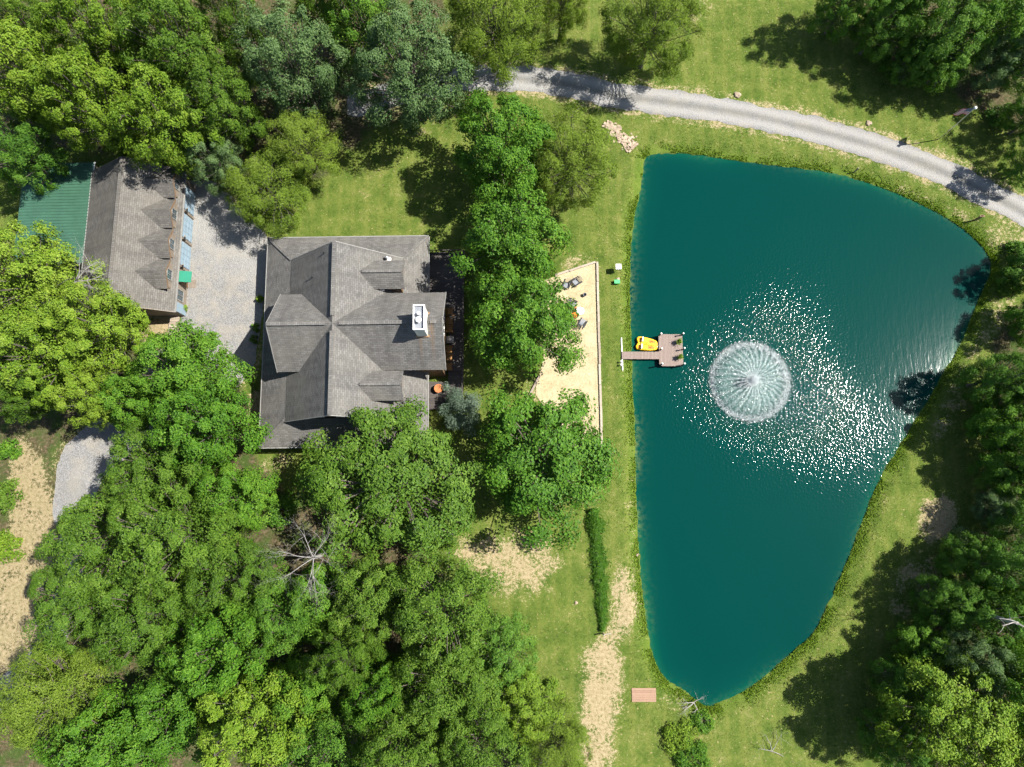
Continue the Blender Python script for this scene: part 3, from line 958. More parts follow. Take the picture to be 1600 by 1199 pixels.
PROTO = {}
NAMES = {'oak': 'broadleaf_tree', 'yellow': 'broadleaf_tree', 'maple': 'broadleaf_tree', 'locust': 'feathery_tree', 'blue': 'broadleaf_tree', 'dark': 'broadleaf_tree'}
rt = random.Random(4)
for t in TREES:
    px, py, rp, kind, var, h, label, wood = t
    if (kind, var) not in PROTO:
        PROTO[(kind, var)] = tree_proto(kind, var)
    tm, cm, H0 = PROTO[(kind, var)]
    x, y, R = tree_place(t)
    s = R / R0
    root = thing(NAMES[kind], label, "tree", (x, y, gz(x, y)), rt.uniform(0, 6.28))
    root.scale = (s, s, h / H0)
    link("trunk", tm, root)
    link("crown", cm, root)

def shrub_mesh(name, R, Hh, kind, n, l, w, seed, shape=None):
    rng = np.random.default_rng(seed)
    nc = 26
    d = unit(rng.normal(size=(nc, 3)))
    d[:, 2] = np.abs(d[:, 2])
    c = d * np.array([R, R, Hh]) * rng.uniform(.45, .85, (nc, 1)) + np.array([0, 0, Hh * .12])
    if shape is not None:
        c = shape(c, rng)
    idx = rng.integers(0, len(c), n)
    dd = unit(rng.normal(size=(n, 3)) + np.array([0, 0, .3]))
    p = c[idx] + dd * (R * .30) * np.cbrt(rng.uniform(.1, 1, (n, 1)))
    p[:, 2] = np.maximum(p[:, 2], .03)
    nr = dd * .7 + np.array([0, 0, .5]) + rng.normal(size=(n, 3)) * .4
    tint = np.clip(.5 + .2 * rng.normal(size=n) + .12 * rng.normal(size=len(c))[idx], 0, 1)
    return leaf_mesh(name, p, nr, l, w, tint, LEAF[kind], rng)

def shrub(name, px, py, R, Hh, kind, n, l, w, seed, label, cat="shrub", group=None):
    x, y = at(px, py, Hh * .6)
    root = thing(name, label, cat, (x, y, gz(x, y)), 0, group)
    link("crown", shrub_mesh(name + "_crown", R, Hh, kind, n, l, w, seed), root)
    mb = MB()
    r = random.Random(seed)
    for k in range(5):
        a = r.uniform(0, 6.28)
        mb.tube([(0, 0, -.1), (math.cos(a) * R * .3, math.sin(a) * R * .3, Hh * .45), (math.cos(a) * R * .6, math.sin(a) * R * .6, Hh * .75)], [.05, .03, .012], 5)
    mb.build("stem", M['bark'], root)
    return root

shrub("blue_spruce", 722, 640, 2.5, 4.2, 'spruce', 6500, .26, .06, 31, "small silvery blue conifer at the corner of the wooden deck", "tree")
shrub("holly_bush", 405, 466, .42, .9, 'yellow', 260, .2, .12, 32, "small bright green bush against the house wall by the gravel yard")
shrub("dry_bush", 398, 512, .5, .8, 'oak', 260, .2, .10, 33, "upper of two dull bushes against the house wall by the gravel yard")
shrub("dry_bush", 396, 530, .55, .7, 'oak', 300, .2, .10, 34, "lower of two dull bushes against the house wall by the gravel yard")
shrub("bush", 2, 775, 1.9, 1.6, 'oak', 1800, .26, .14, 35, "scrubby green bush at the left edge beside the sandy track")
shrub("bush", 2, 862, 2.0, 1.8, 'yellow', 1800, .26, .14, 36, "yellow green bush at the left edge below the scrubby bush")
shrub("bush", 10, 704, 1.3, 1.2, 'maple', 1000, .24, .14, 37, "small green bush at the left edge above the scrubby bush")
shrub("bush", 70, 1040, 2.4, 2.6, 'yellow', 2200, .26, .14, 38, "bright green bush at the lower end of the sandy track")
shrub("bush", 440, 800, 1.9, 2.6, 'dark', 1500, .26, .14, 39, "dark bush in the shade left of the large olive tree")
shrub("bush", 1062, 1150, 1.9, .7, 'yellow', 2600, .24, .10, 40, "tall weedy bush below the pond's lower tip, nearest the straw path")
shrub("bush", 1080, 1185, 1.9, .7, 'maple', 2600, .24, .10, 41, "weedy bright green bush on the bottom edge below the pond")
shrub("bush", 1098, 1128, 1.2, .6, 'maple', 1400, .22, .10, 42, "small weedy bush at the pond's lower tip beside the driftwood")
shrub("bush", 1375, 75, 1.6, 1.6, 'dark', 1300, .24, .14, 43, "low dark bush at the foot of the upper right wood")
shrub("bush", 1395, 108, 1.4, 1.3, 'maple', 1000, .24, .14, 44, "low green bush at the lawn edge below the upper right wood")
shrub("bush", 1566, 178, 1.6, 1.6, 'dark', 1500, .24, .14, 45, "dark bush right of the flag")
shrub("bush", 1596, 392, 1.5, 1.4, 'dark', 1600, .24, .14, 46, "dark bush overhanging the pond's right corner")
shrub("bush", 1578, 446, 1.5, 1.2, 'oak', 1300, .24, .14, 47, "sunlit bush on the bank below the pond's right corner")
shrub("bush", 1505, 845, 1.8, 1.6, 'blue', 1400, .24, .14, 48, "grey green bush below the bare clay patch")
shrub("bush", 1490, 1045, 1.8, 2.0, 'dark', 1500, .24, .14, 49, "dark bush between the trees of the lower right wood")
shrub("bush", 1545, 655, 1.6, 1.8, 'maple', 1300, .24, .14, 50, "green bush at the foot of the right wood above the clay patch")
shrub("flower_bush", 287, 481, .38, .8, 'yellow', 220, .16, .10, 51, "little round yellow green bush at the lower end of the garage wall")

# row of tall growth along a wire fence on the lower meadow
def hedge():
    rng = np.random.default_rng(77)
    A, B = np.array(at(926, 795)), np.array(at(941, 985))
    n = 7500
    t = rng.uniform(0, 1, n)
    half = .58 * (1 - .6 * np.clip((t - .55) / .45, 0, 1)) * (1 + .35 * vnoise(t * 12, t * 0, .7, 3))
    off = (rng.normal(size=n) * .55 + .35 * np.abs(rng.normal(size=n))) * half + .05 + .15 * vnoise(t * 12, t * 0 + 3, 1.1, 4)
    hh = .70 * (1 - .45 * t) * np.exp(-(off / (half + .05)) ** 2 * .8) * (1 + .4 * vnoise(t * 12, t * 0 + 9, .5, 5))
    dv = unit((B - A)[None])[0]
    nv = np.array([-dv[1], dv[0]])
    xy = A + t[:, None] * (B - A) + off[:, None] * nv
    z = hh * rng.uniform(.25, 1.0, n)
    c = A + .5 * (B - A)
    P = np.stack([xy[:, 0] - c[0], xy[:, 1] - c[1], z], 1)
    nr = rng.normal(size=(n, 3)) * .45 + np.array([.5, .1, .9])
    root = thing("hedge", "long narrow overgrown hedge on the lower meadow left of the straw path", "hedge", (c[0], c[1], gz(*c)))
    link("foliage", leaf_mesh("hedge_foliage", P, nr, .34, .06, np.clip(.40 + .2 * rng.normal(size=n), 0, 1), LEAF['maple'], rng, .15, .0), root)
    for k in range(9):
        q = A + (k + .3) / 9 * (B - A) - c
        MB().tube([(q[0], q[1], -.3), (q[0], q[1], .6)], .03, 6).build("stem", M['bark'], root)
    e = B - np.array([0, .25])
    r2 = thing("fence_post", "leaning wooden fence post with a crossbar at the hedge's lower end", "post", (e[0], e[1], gz(*e)))
    MB().tube([(0, 0, -.3), (.05, 0, 1.1)], .07, 8).build("post", M['timber'], r2)
    MB().obox((-.1, 0, .95), (.75, .15, .98), .08, .08).build("crossbar", M['timber'], r2)
hedge()

def bare_tree(mb, p, d, ln, r, depth, rg):
    p = Vector(p)
    d = Vector(d).normalized()
    pts, rad = [p], [r]
    q = p
    for k in range(4):
        d = (d + Vector((rg.gauss(0, .16), rg.gauss(0, .16), rg.gauss(0, .12)))).normalized()
        q = q + d * ln / 4
        pts.append(q)
        rad.append(r * (1 - .18 * (k + 1)))
        if depth > 0 and k >= 1:
            for _ in range(2 if depth > 1 else 1):
                dd = (d + Vector((rg.gauss(0, .7), rg.gauss(0, .7), rg.gauss(.05, .35)))).normalized()
                bare_tree(mb, q, dd, ln * rg.uniform(.5, .72), rad[-1] * .62, depth - 1, rg)
    mb.tube(pts, rad, 5 if depth > 1 else 3, False)

def dead(name, px, py, z, dirs, ln, r, depth, seed, label, cat, base=None):
    x, y = at(px, py, z)
    rg = random.Random(seed)
    g = gz(x, y)
    root = thing(name, label, cat, (x, y, g))
    mb = MB()
    zz = z - g
    if zz > 1:
        mb.tube([(0, 0, -.3), (.1, .05, zz * .6), (0, 0, zz)], [.26, .2, .14], 7)
        mb.build("trunk", M['deadwood'], root)
        mb = MB()
    for d in dirs:
        bare_tree(mb, (0, 0, zz), d, ln * rg.uniform(.85, 1.15), r, depth, rg)
    mb.build("branches", M['deadwood'], root)
    return root
dead("dead_tree", 490, 872, 10.4, [(-1, .5, .35), (-.4, 1, .5), (.45, .9, .4), (1, .15, .5), (.1, .2, 1), (-.8, -.4, .5), (.3, -.9, .4), (-.2, -1, .3)], 2.7, .042, 3, 5, "bare pale dead tree with no leaves below the large olive tree", "dead tree")
dead("fallen_branch", 1206, 1174, .25, [(-1, .25, .05), (.5, .9, .25), (-.2, 1, .3), (.9, -.6, .1)], 1.7, .035, 2, 8, "grey fallen bare branch lying on the lawn below the pond", "branch")
dead("bare_limb", 1590, 974, 10.5, [(-1, .1, .3), (-.8, .35, .5), (.6, -.4, .4)], 2.0, .07, 1, 9, "white bare limb sticking out of the right wood", "dead tree")
dead("bare_treetop", 118, 440, 9.5, [(.8, .8, .3), (1, -.2, .3), (-.2, -1, .3), (.6, .2, .8)], 3.0, .08, 3, 12, "pale bare branches reaching over the garage's left roof slope", "dead tree")
dead("driftwood", 1084, 1098, .05, [(-1, -.5, .1), (-.8, -.8, .15), (.5, .6, .1), (-.9, .1, .2), (.2, -1, .15)], 1.1, .05, 2, 14, "tangle of pale driftwood sticks at the pond's lower tip", "driftwood")

# ------------------------------------------------------------------ buildings
def window_part(parent, c, n, w, h, frame='white', name="window"):
    """a window in an upright wall: frame bars, pane and glazing bars; c centre, n outward normal (axis x or y)"""
    c, n = Vector(c), Vector(n)
    s = Vector((0, 0, 1)).cross(n)
    u = Vector((0, 0, 1))
    b = .08
    mb = MB()
    for sg in (-1, 1):
        mb.obox(c + s * sg * w / 2 - u * h / 2 + n * .03, c + s * sg * w / 2 + u * h / 2 + n * .03, b, .09, n)
        mb.obox(c + u * sg * h / 2 - s * (w / 2 - .04) + n * .03, c + u * sg * h / 2 + s * (w / 2 - .04) + n * .03, b, .085, n)
    f = mb.build(name, M[frame], parent)
    for sg in (-1, 1):
        p = MB().obox(c + s * sg * w / 4 - u * (h / 2 - .04), c + s * sg * w / 4 + u * (h / 2 - .04), w / 2 - .10, .03, n)
        p.build("pane", M['glass'], f)
    MB().obox(c - u * (h / 2 - .04) + n * .03, c + u * (h / 2 - .04) + n * .03, .05, .06, n).build("glazing_bar", M[frame], f)
    return f

def house():
    cx, cy = -16.1, 14.9
    H = thing("house", "large house with grey shingle cross gable roofs and a white chimney", "house", (cx, cy, 0), math.radians(.8))
    ze, zr, hx = 4.6, 9.5, 5.5
    ys, yn = -8.3, 7.7
    k = (zr - ze) / hx
    hy, zw = 3.75, 6.0
    vx = (zr - zw) / k
    xw, xe = -5.95, 9.85
    sh = M['shingle']
    def roof(name, polys, t=.14):
        mb = MB()
        for q in polys:
            mb.slab(q, t)
        return mb.build(name, sh, H)
    # tall main gable, its four slopes between the valleys
    roof("main_roof_slope", [[(0, 0, zr), (0, yn, zr), (-hx, yn, ze), (-hx, 3.4, ze), (-vx, hy, zw)]])
    roof("main_roof_slope", [[(0, 0, zr), (-vx, -hy, zw), (-hx, -3.4, ze), (-hx, ys, ze), (0, ys, zr)]])
    roof("main_roof_slope", [[(0, 0, zr), (vx, hy, zw), (hx, 3.4, ze), (hx, yn, ze), (0, yn, zr)]])
    roof("main_roof_slope", [[(0, 0, zr), (0, ys, zr), (hx, ys, ze), (hx, -3.4, ze), (vx, -hy, zw)]])
    # cross gable
    roof("cross_roof_slope", [[(0, 0, zr), (-vx, hy, zw), (xw, hy, zw), (xw, 0, zr)]])
    roof("cross_roof_slope", [[(0, 0, zr), (xw, 0, zr), (xw, -hy, zw), (-vx, -hy, zw)]])
    roof("cross_roof_slope", [[(0, 0, zr), (xe, 0, zr), (xe, hy, zw), (vx, hy, zw)]])
    roof("cross_roof_slope", [[(0, 0, zr), (vx, -hy, zw), (xe, -hy, zw), (xe, 0, zr)]])
    # low skirt roof all round
    ox0, ox1, oy0, oy1, zo = -8.5, 7.75, -10.55, 10.65, 2.8
    iz = ze - .03
    roof("porch_roof", [[(ox0, oy0, zo), (ox0, oy1, zo), (-hx, yn, iz), (-hx, ys + .3, iz)]])
    roof("porch_roof", [[(ox0, oy1, zo), (ox1, oy1, zo), (hx, yn, iz), (-hx, yn, iz)]])
    roof("porch_roof", [[(ox0, oy0, zo), (-hx, ys + .3, iz), (hx, ys + .3, iz), (ox1, oy0, zo)]])
    roof("porch_roof", [[(ox1, oy0, zo), (hx, ys + .3, iz), (hx, yn, iz), (ox1, oy1, zo)]])
    # ridge vents and hip caps
    def cap(a, b, w=.34, h=.07, name="ridge_cap"):
        a, b = Vector(a) + Vector((0, 0, .05)), Vector(b) + Vector((0, 0, .05))
        MB().obox(a, b, w, h).build(name, M['shingle'], H)
    cap((0, .7, zr), (0, yn - .05, zr))
    cap((0, -.7, zr), (0, ys + .05, zr))
    cap((.6, 0, zr), (7.4, 0, zr))
    cap((8.75, 0, zr), (xe - .5, 0, zr))
    cap((-.6, 0, zr), (xw + .1, 0, zr))
    for a, b in (((ox0, oy1, zo), (-hx, yn, iz)), ((ox1, oy1, zo), (hx, yn, iz)), ((ox0, oy0, zo), (-hx, ys + .3, iz)), ((ox1, oy0, zo), (hx, ys + .3, iz))):
        cap(a, b, .26, .04, "hip_cap")
    # eaves trim
    fz = zo - .10
    for a, b in (((ox0, oy0), (ox0, oy1)), ((ox0, oy1), (ox1, oy1)), ((ox1, oy1), (ox1, oy0)), ((ox1, oy0), (ox0, oy0))):
        d = (Vector(b) - Vector(a)).normalized() * .06
        o = Vector((d.y, -d.x)) * -1.2
        MB().obox((a[0] + o.x, a[1] + o.y, fz), (b[0] + o.x, b[1] + o.y, fz), .09, .13).build("gutter", M['trim'], H)
    for x in (xw, xe):
        for sg in (-1, 1):
            MB().obox((x, 0, zr - .1), (x, sg * hy, zw - .1), .06, .2).build("rake_board", M['trim'], H)
    for y in (ys, yn):
        for sg in (-1, 1):
            MB().obox((0, y, zr - .1), (sg * hx, y, ze - .1), .06, .2).build("rake_board", M['trim'], H)
    # walls
    w = MB()
    w.box(-7.3, 6.6, -9.4, 9.5, -.3, 3.0)
    def gable_y(y0, y1, hw, zb, zt, zz):
        a = [(-hw, y0, zb), (hw, y0, zb), (hw, y0, zz), (0, y0, zt), (-hw, y0, zz)]
        b = [(x, y1, z) for x, _, z in a]
        w.face(a); w.face(b[::-1])
        for i in range(5):
            j = (i + 1) % 5
            w.face([a[i], b[i], b[j], a[j]])
    def gable_x(x0, x1, hw, zb, zt, zz):
        a = [(x0, -hw, zb), (x0, hw, zb), (x0, hw, zz), (x0, 0, zt), (x0, -hw, zz)]
        b = [(x1, y, z) for _, y, z in a]
        w.face(a[::-1]); w.face(b)
        for i in range(5):
            j = (i + 1) % 5
            w.face([a[i], a[j], b[j], b[i]])
    gable_y(ys + .4, yn - .35, hx - .35, 2.9, zr - .5, ze - .19)
    gable_x(xw + .35, xe - .55, hy - .35, 0, zr - .55, zw - .25)
    w.build("wall", M['siding'], H)
    for y in (-2.2, -.75, .75, 2.2):
        window_part(H, (xe - .54, y, 3.4), (1, 0, 0), 1.2, 1.7)
    for y in (-7.6, -5.4, 5.2, 7.6):
        window_part(H, (-7.31, y, 1.6), (-1, 0, 0), 1.1, 1.3)
    for x in (-2.2, 0, 2.2):
        window_part(H, (x, ys + .39, 5.6), (0, -1, 0), 1.0, 1.2)
    d = MB()
    d.box(-7.38, -7.30, -.55, .55, 0, 2.1)
    dr = d.build("door", M['siding'], H)
    MB().tube([(-7.45, .4, 1.0), (-7.38, .4, 1.0)], .035, 8).build("handle", M['steel'], dr)
    # two gabled dormers on the deck-side slope
    for yd in (5.35, -5.3):
        zd, hw, ed = 7.8, 1.4, 6.7
        xf = 6.0
        xb = (zr - zd) / k
        xs = (zr - ed) / k
        m = MB()
        for sg in (-1, 1):
            m.slab([(xb, yd, zd), (xf, yd, zd), (xf, yd + sg * hw, ed), (xs, yd + sg * hw, ed)], .10)
        dm = m.build("dormer", sh, H)
        g = MB()
        a = [(5.55, yd - 1.2, 4.5), (5.55, yd + 1.2, 4.5), (5.55, yd + 1.2, ed + .04), (5.55, yd, zd - .14), (5.55, yd - 1.2, ed + .04)]
        b = [(xs, y, z) for _, y, z in a]
        g.face(a)
        for i in (1, 4):
            j = (i + 1) % 5
            g.face([a[i], b[i], b[j], a[j]])
        g.build("dormer_wall", M['siding'], dm)
        MB().obox((xb + .3, yd, zd + .04), (xf - .1, yd, zd + .04), .26, .05).build("ridge_cap", sh, dm)
        window_part(dm, (5.56, yd, 5.9), (1, 0, 0), .9, .9)
    # chimney
    x0, x1, y0, y1, zt = 7.48, 8.5, -1.15, 1.1, 11.3
    ch = MB().box(x0 + .04, x1 - .04, y0 + .04, y1 - .04, 6.5, zt - .3).build("chimney", M['cream'], H)
    m = MB()
    m.box(x0, x0 + .1, y0, y1, zt - .45, zt).box(x1 - .1, x1, y0, y1, zt - .45, zt)
    m.box(x0 + .1, x1 - .1, y0, y0 + .1, zt - .45, zt).box(x0 + .1, x1 - .1, y1 - .1, y1, zt - .45, zt)
    m.build("chimney_crown", M['white'], ch)
    MB().box(x0 + .1, x1 - .1, y0 + .1, y1 - .1, zt - .30, zt - .26).build("chimney_pan", M['greychair'], ch)
    for yy, r in ((.28, .17), (-.28, .27)):
        MB().disc_stack(x0 + .52, yy, [(r * .6, zt - .27), (r * .6, zt + .12), (r, zt + .12), (r * .95, zt + .2), (.03, zt + .27)], 18).build("flue_cap", M['white'], ch, smooth=False)
    MB().obox((x0 + .5, y0 - .05, zr - .95), (x0 + .5, y1 + .05, zr - .9), 1.25, .02).build("flashing", M['rust'], ch)
    # small things standing on the roof
    def on_slope(x):
        return zr - k * abs(x)
    v = MB().disc_stack(4.2, 7.2, [(.09, on_slope(4.2) - .2), (.09, on_slope(4.2) + .55), (.15, on_slope(4.2) + .55), (.15, on_slope(4.2) + .72), (.02, on_slope(4.2) + .8)], 12).build("flue_pipe", M['steel'], H)
    MB().box(3.95, 4.5, 6.95, 7.4, on_slope(4.2) - .3, on_slope(4.2) + .06).build("flue_base", M['white'], v)
    MB().box(3.65, 3.98, 3.95, 4.25, on_slope(3.8) - .2, on_slope(3.8) + .3).build("roof_vent", M['white'], H)
    for (x, y) in ((-1.2, 6.9), (-2.6, 5.0)):
        z = on_slope(x)
        MB().tube([(x, y, z - .1), (x, y, z + .38)], .05, 8).build("vent_pipe", M['darkmetal'], H)
house()

def garage():
    G = thing("garage", "long garage with brown grey shingle roof, four dormers and pale blue doors", "garage", (-38.4, 25.2, 0))
    sh = M['shingle_garage']
    zr, ze, hx, y0, y1 = 6.1, 3.0, 4.8, -7.55, 7.4
    k = (zr - ze) / hx
    for sg in (-1, 1):
        MB().slab([(0, y0, zr), (sg * hx, y0, ze), (sg * hx, y1, ze), (0, y1, zr)], .14).build("roof_slope", sh, G)
    MB().obox((0, y0 + .05, zr + .05), (0, y1 - .05, zr + .05), .34, .07).build("ridge_cap", sh, G)
    for sg in (-1, 1):
        MB().obox((sg * (hx + .05), y0, ze - .09), (sg * (hx + .05), y1, ze - .09), .1, .14).build("gutter", M['trim'], G)
        for y in (y0, y1):
            MB().obox((0, y, zr - .1), (sg * hx, y, ze - .1), .06, .22).build("rake_board", M['siding_garage'], G)
    w = MB()
    wx = 4.45
    a = [(-wx, y0 + .35, -.3), (wx, y0 + .35, -.3), (wx, y0 + .35, ze + .02), (0, y0 + .35, zr - .3), (-wx, y0 + .35, ze + .02)]
    b = [(x, y1 - .35, z) for x, _, z in a]
    w.face(a); w.face(b[::-1])
    for i in (0, 1, 4):
        j = (i + 1) % 5
        w.face([a[i], b[i], b[j], a[j]])
    w.build("wall", M['siding_garage'], G)
    # dormers
    for yd in (5.55, 2.35, -.8, -3.95):
        zd, ed, hw = 5.05, 4.0, 1.5
        xb, xs, xf = (zr - zd) / k, (zr - ed) / k, 4.46
        m = MB()
        for sg in (-1, 1):
            m.slab([(xb, yd, zd), (4.62, yd, zd), (xf, yd + sg * hw, ed), (xs, yd + sg * hw, ed)], .10)
        d = m.build("dormer", sh, G)
        g = MB()
        q = [(4.40, yd - 1.25, 3.0), (4.40, yd + 1.25, 3.0), (4.40, yd + 1.25, ed + .06), (4.40, yd, zd - .13), (4.40, yd - 1.25, ed + .06)]
        r = [(xs - .2, y, z) for _, y, z in q]
        g.face(q)
        for i in (1, 4):
            j = (i + 1) % 5
            g.face([q[i], r[i], r[j], q[j]])
        g.build("dormer_wall", M['siding_garage'], d)
        for sg in (-1, 1):
            MB().obox((4.62, yd, zd - .1), (4.46, yd + sg * hw, ed - .1), .05, .16).build("rake_board", M['siding'], d)
        window_part(d, (4.41, yd, 3.86), (1, 0, 0), 1.0, 1.0, 'trim')
    # overhead doors with panels, and the posts between them
    for yd in (5.0, 2.0, -1.0):
        d = MB().box(wx, wx + .06, yd - 1.25, yd + 1.25, 0, 2.45).build("garage_door", M['bluedoor'], G)
        for r in range(4):
            for c in range(4):
                yy = yd - 1.25 + .3125 + c * .625
                MB().box(wx + .055, wx + .09, yy - .27, yy + .27, .06 + r * .61, .55 + r * .61).build("panel", M['bluedoor'], d)
    for yd in (6.5, 3.5, .5, -2.5):
        br = MB().box(wx, wx + .12, yd - .12, yd + .12, 0, 2.7).obox((wx + .08, yd, 1.5), (hx + .32, yd, 2.72), .14, .14).build("post", M['siding_garage'], G)
    d = MB().box(wx, wx + .05, -4.2, -3.2, 0, 2.05).build("door", M['siding'], G)
    MB().tube([(wx + .05, -3.4, 1.0), (wx + .13, -3.4, 1.0)], .035, 8).build("handle", M['steel'], d)
    window_part(G, (wx + .01, -5.4, 1.5), (1, 0, 0), 1.1, 1.3, 'trim')
    MB().box(wx, wx + .05, -7.18, -6.2, 0, 2.4).build("side_panel", M['bluedoor'], G)
    aw = MB().slab([(wx, -4.25, 2.62), (wx, -3.1, 2.62), (wx + 1.4, -3.1, 2.25), (wx + 1.4, -4.25, 2.25)], .04).build("awning", M['greenawn'], G)
    for y in (-4.2, -3.15):
        MB().obox((wx, y, 1.7), (wx + 1.25, y, 2.2), .04, .04).build("awning_bracket", M['darkmetal'], aw)
    window_part(G, (0, y0 + .34, 3.6), (0, -1, 0), 1.1, 1.1)
garage()

def lean_to():
    x0, x1, y0, y1 = -50.6, -43.15, 22.75, 33.6
    T = thing("lean_to", "green ribbed metal roof of the open shed behind the garage", "shed", (x1, (y0 + y1) / 2, 0))
    w, h = x1 - x0, (y1 - y0) / 2
    z = lambda x: 2.95 + x * .05
    rf = MB().slab([(0, -h, z(0)), (0, h, z(0)), (-w, h, z(-w)), (-w, -h, z(-w))], .03).build("roof", M['greenroof'], T)
    rib = MB().obox((0, 0, z(0) + .025), (-w, 0, z(-w) + .025), .075, .05).mesh("rib", M['greenroof'])
    n = 34
    for i in range(n):
        link("rib", rib, rf, (0, -h + .12 + i * (2 * h - .24) / (n - 1), 0))
    MB().obox((.06, -h, z(0) + .01), (.06, h, z(0) + .01), .14, .05).build("edge_trim", M['white'], rf)
    for x in (-.2, -w + .2):
        for y in (-h + .2, 0, h - .2):
            MB().obox((x, y, -.3), (x, y, z(x) - .04), .14, .14).build("post", M['timber'], T)
    for x in (-.2, -w + .2):
        MB().obox((x, -h + .05, z(x) - .12), (x, h - .05, z(x) - .12), .08, .16).build("beam", M['timber'], T)
lean_to()

# garden ramp, mat
def ramp_():
    x, y = at(273, 508)
    T = thing("wooden_ramp", "short wooden ramp at the lower end of the garage", "ramp", (x, y, gz(x, y)))
    for i in range(8):
        MB().box(-.52, .52, -1.1 + i * .28, -1.1 + i * .28 + .26, .1 + .02 * i, .14 + .02 * i).build("plank", M['timber'], T)
    for sg in (-.45, .45):
        MB().obox((sg, -1.1, .03), (sg, 1.1, .10), .08, .14).build("bearer", M['timber'], T)
ramp_()
mx, my = at(301, 444)
tag(MB().box(-.36, .36, -.45, .45, 0, .03).build("door_mat", M['siding_garage'], None, (mx, my, gz(mx, my) + .022)), "brown door mat on the gravel below the green awning", "mat")

# ------------------------------------------------------------------ deck beside the house
def deck():
    T = thing("deck", "dark wooden deck in the shade between house and trees", "deck", (-6.9, 16.4, 0))
    zt = .5
    ext_ = [(-1.75, 1.95, 2.5, 8.3), (.42, 1.95, -5.35, 2.5), (-1.75, 1.95, -8.2, -5.35)]
    for x0, x1, y0, y1 in ext_:
        n = int(round((y1 - y0) / .29))
        st = (y1 - y0) / n
        pl = MB().box(x0, x1, 0, st - .015, zt - .04, zt).mesh("plank", M['deckwood'])
        for i in range(n):
            link("plank", pl, T, (0, y0 + i * st, 0))
        MB().box(x0 + .05, x1 - .06, y0 + .06, y1 - .06, zt - .22, zt - .045).build("joist_frame", M['deckwood'], T)
    for y in np.linspace(-8.15, 8.25, 10):
        MB().obox((1.9, y, -.3), (1.9, y, zt + 1.0), .1, .1).build("post", M['deckwood'], T)
    for z in (.98, .2):
        MB().obox((1.9, -8.15, zt + z), (1.9, 8.25, zt + z), .09, .05).build("rail", M['deckwood'], T)
    bal = MB().obox((1.9, 0, zt + .2), (1.9, 0, zt + .96), .035, .035).mesh("baluster", M['darkmetal'])
    for y in np.arange(-8.0, 8.2, .28):
        link("baluster", bal, T, (0, y, 0))
    for z in (.98, .2):
        MB().obox((-1.7, 8.25, zt + z), (1.85, 8.25, zt + z), .09, .05).build("rail", M['deckwood'], T)
    bal2 = MB().obox((0, 8.25, zt + .2), (0, 8.25, zt + .96), .035, .035).mesh("baluster", M['darkmetal'])
    for x in np.arange(-1.6, 1.8, .28):
        link("baluster", bal2, T, (x, 0, 0))
deck()

def lounge_parts(T, mat):
    """a rocking chair: slatted seat and back, arms, legs, rockers"""
    for i in range(5):
        MB().obox((-.22 + i * .11, -.26, .42), (-.22 + i * .11, .26, .44), .09, .025).build("seat_slat", mat, T)
    for i in range(5):
        y = -.21 + i * .105
        MB().obox((-.27, y, .45), (-.46, y, 1.1), .085, .02, (0, 1, 0)).build("back_slat", mat, T)
    MB().obox((-.47, -.27, 1.12), (-.47, .27, 1.12), .06, .07).build("top_rail", mat, T)
    for s in (-.30, .30):
        MB().obox((-.36, s, .66), (.30, s, .66), .09, .03).build("arm", mat, T)
        for x in (-.25, .25):
            MB().obox((x, s, .06), (x, s, .65), .045, .045).build("leg", mat, T)
        MB().tube([(-.55, s, .12), (-.28, s, .04), (.1, s, .02), (.42, s, .09)], .028, 6).build("rocker", mat, T)

ROCK = [(487, "topmost of the row of brown rocking chairs on the deck"), (502, "second from the top of the brown rocking chairs on the deck"), (514, "third brown rocking chair, just above the grey deck table"),
        (546, "brown rocking chair just below the grey deck table"), (559, "second brown rocking chair below the grey deck table"), (573, "lowest of the row of brown rocking chairs on the deck")]
first = None
for py, lab in ROCK:
    x, y = at(699, py, 1.0)
    if first is None:
        T = thing("rocking_chair", lab, "chair", (-6.35, y, .5), 0, "rocking chairs on the deck")
        lounge_parts(T, M['chairwood'])
        first = T
    else:
        T = first.copy()
        C.objects.link(T)
        T.location = (-6.35, y, .5)
        T["label"] = lab
        for ch in first.children:
            c = ch.copy()
            C.objects.link(c)
            c.parent = T
def side_table():
    x, y = at(699, 531, 1.0)
    T = thing("deck_table", "grey table between the rocking chairs on the deck", "table", (-6.3, y, .5))
    MB().box(-.36, .36, -.36, .36, .52, .56).build("tabletop", M['rock'], T)
    for a in (-.3, .3):
        for b in (-.3, .3):
            MB().obox((a, b, 0), (a, b, .52), .05, .05).build("leg", M['darkmetal'], T)
    T2 = thing("potted_plant", "small pale pot standing on the grey deck table", "pot", (-6.3, y, 1.061))
    MB().disc_stack(0, 0, [(.08, 0), (.12, .02), (.16, .22), (.14, .2)], 12).build("pot", M['white'], T2)
side_table()
def pot(name, px, py, z, r, h, mat, label, plant=None, seed=0, n=120):
    x, y = at(px, py, z + h)
    T = thing(name, label, "pot", (x, y, z))
    MB().disc_stack(0, 0, [(r * .65, 0), (r * .95, h * .85), (r * 1.05, h * .85), (r * 1.05, h), (r * .85, h), (r * .8, h * .9)], 16).build("pot", M[mat], T)
    if plant:
        rng = np.random.default_rng(seed)
        P = rng.normal(size=(n, 3)) * np.array([r * .7, r * .7, .0]) + np.array([0, 0, h + .18])
        P[:, 2] += rng.uniform(-.15, .3, n)
        nr = np.concatenate([P[:, :2] * 2 + rng.normal(size=(n, 2)) * .5, np.full((n, 1), .8)], 1)
        link("plant", leaf_mesh(name + "_plant", P, nr, .42, .055, np.clip(.6 + .2 * rng.normal(size=n), 0, 1), LEAF[plant], rng, .1, .0), T)
    return T
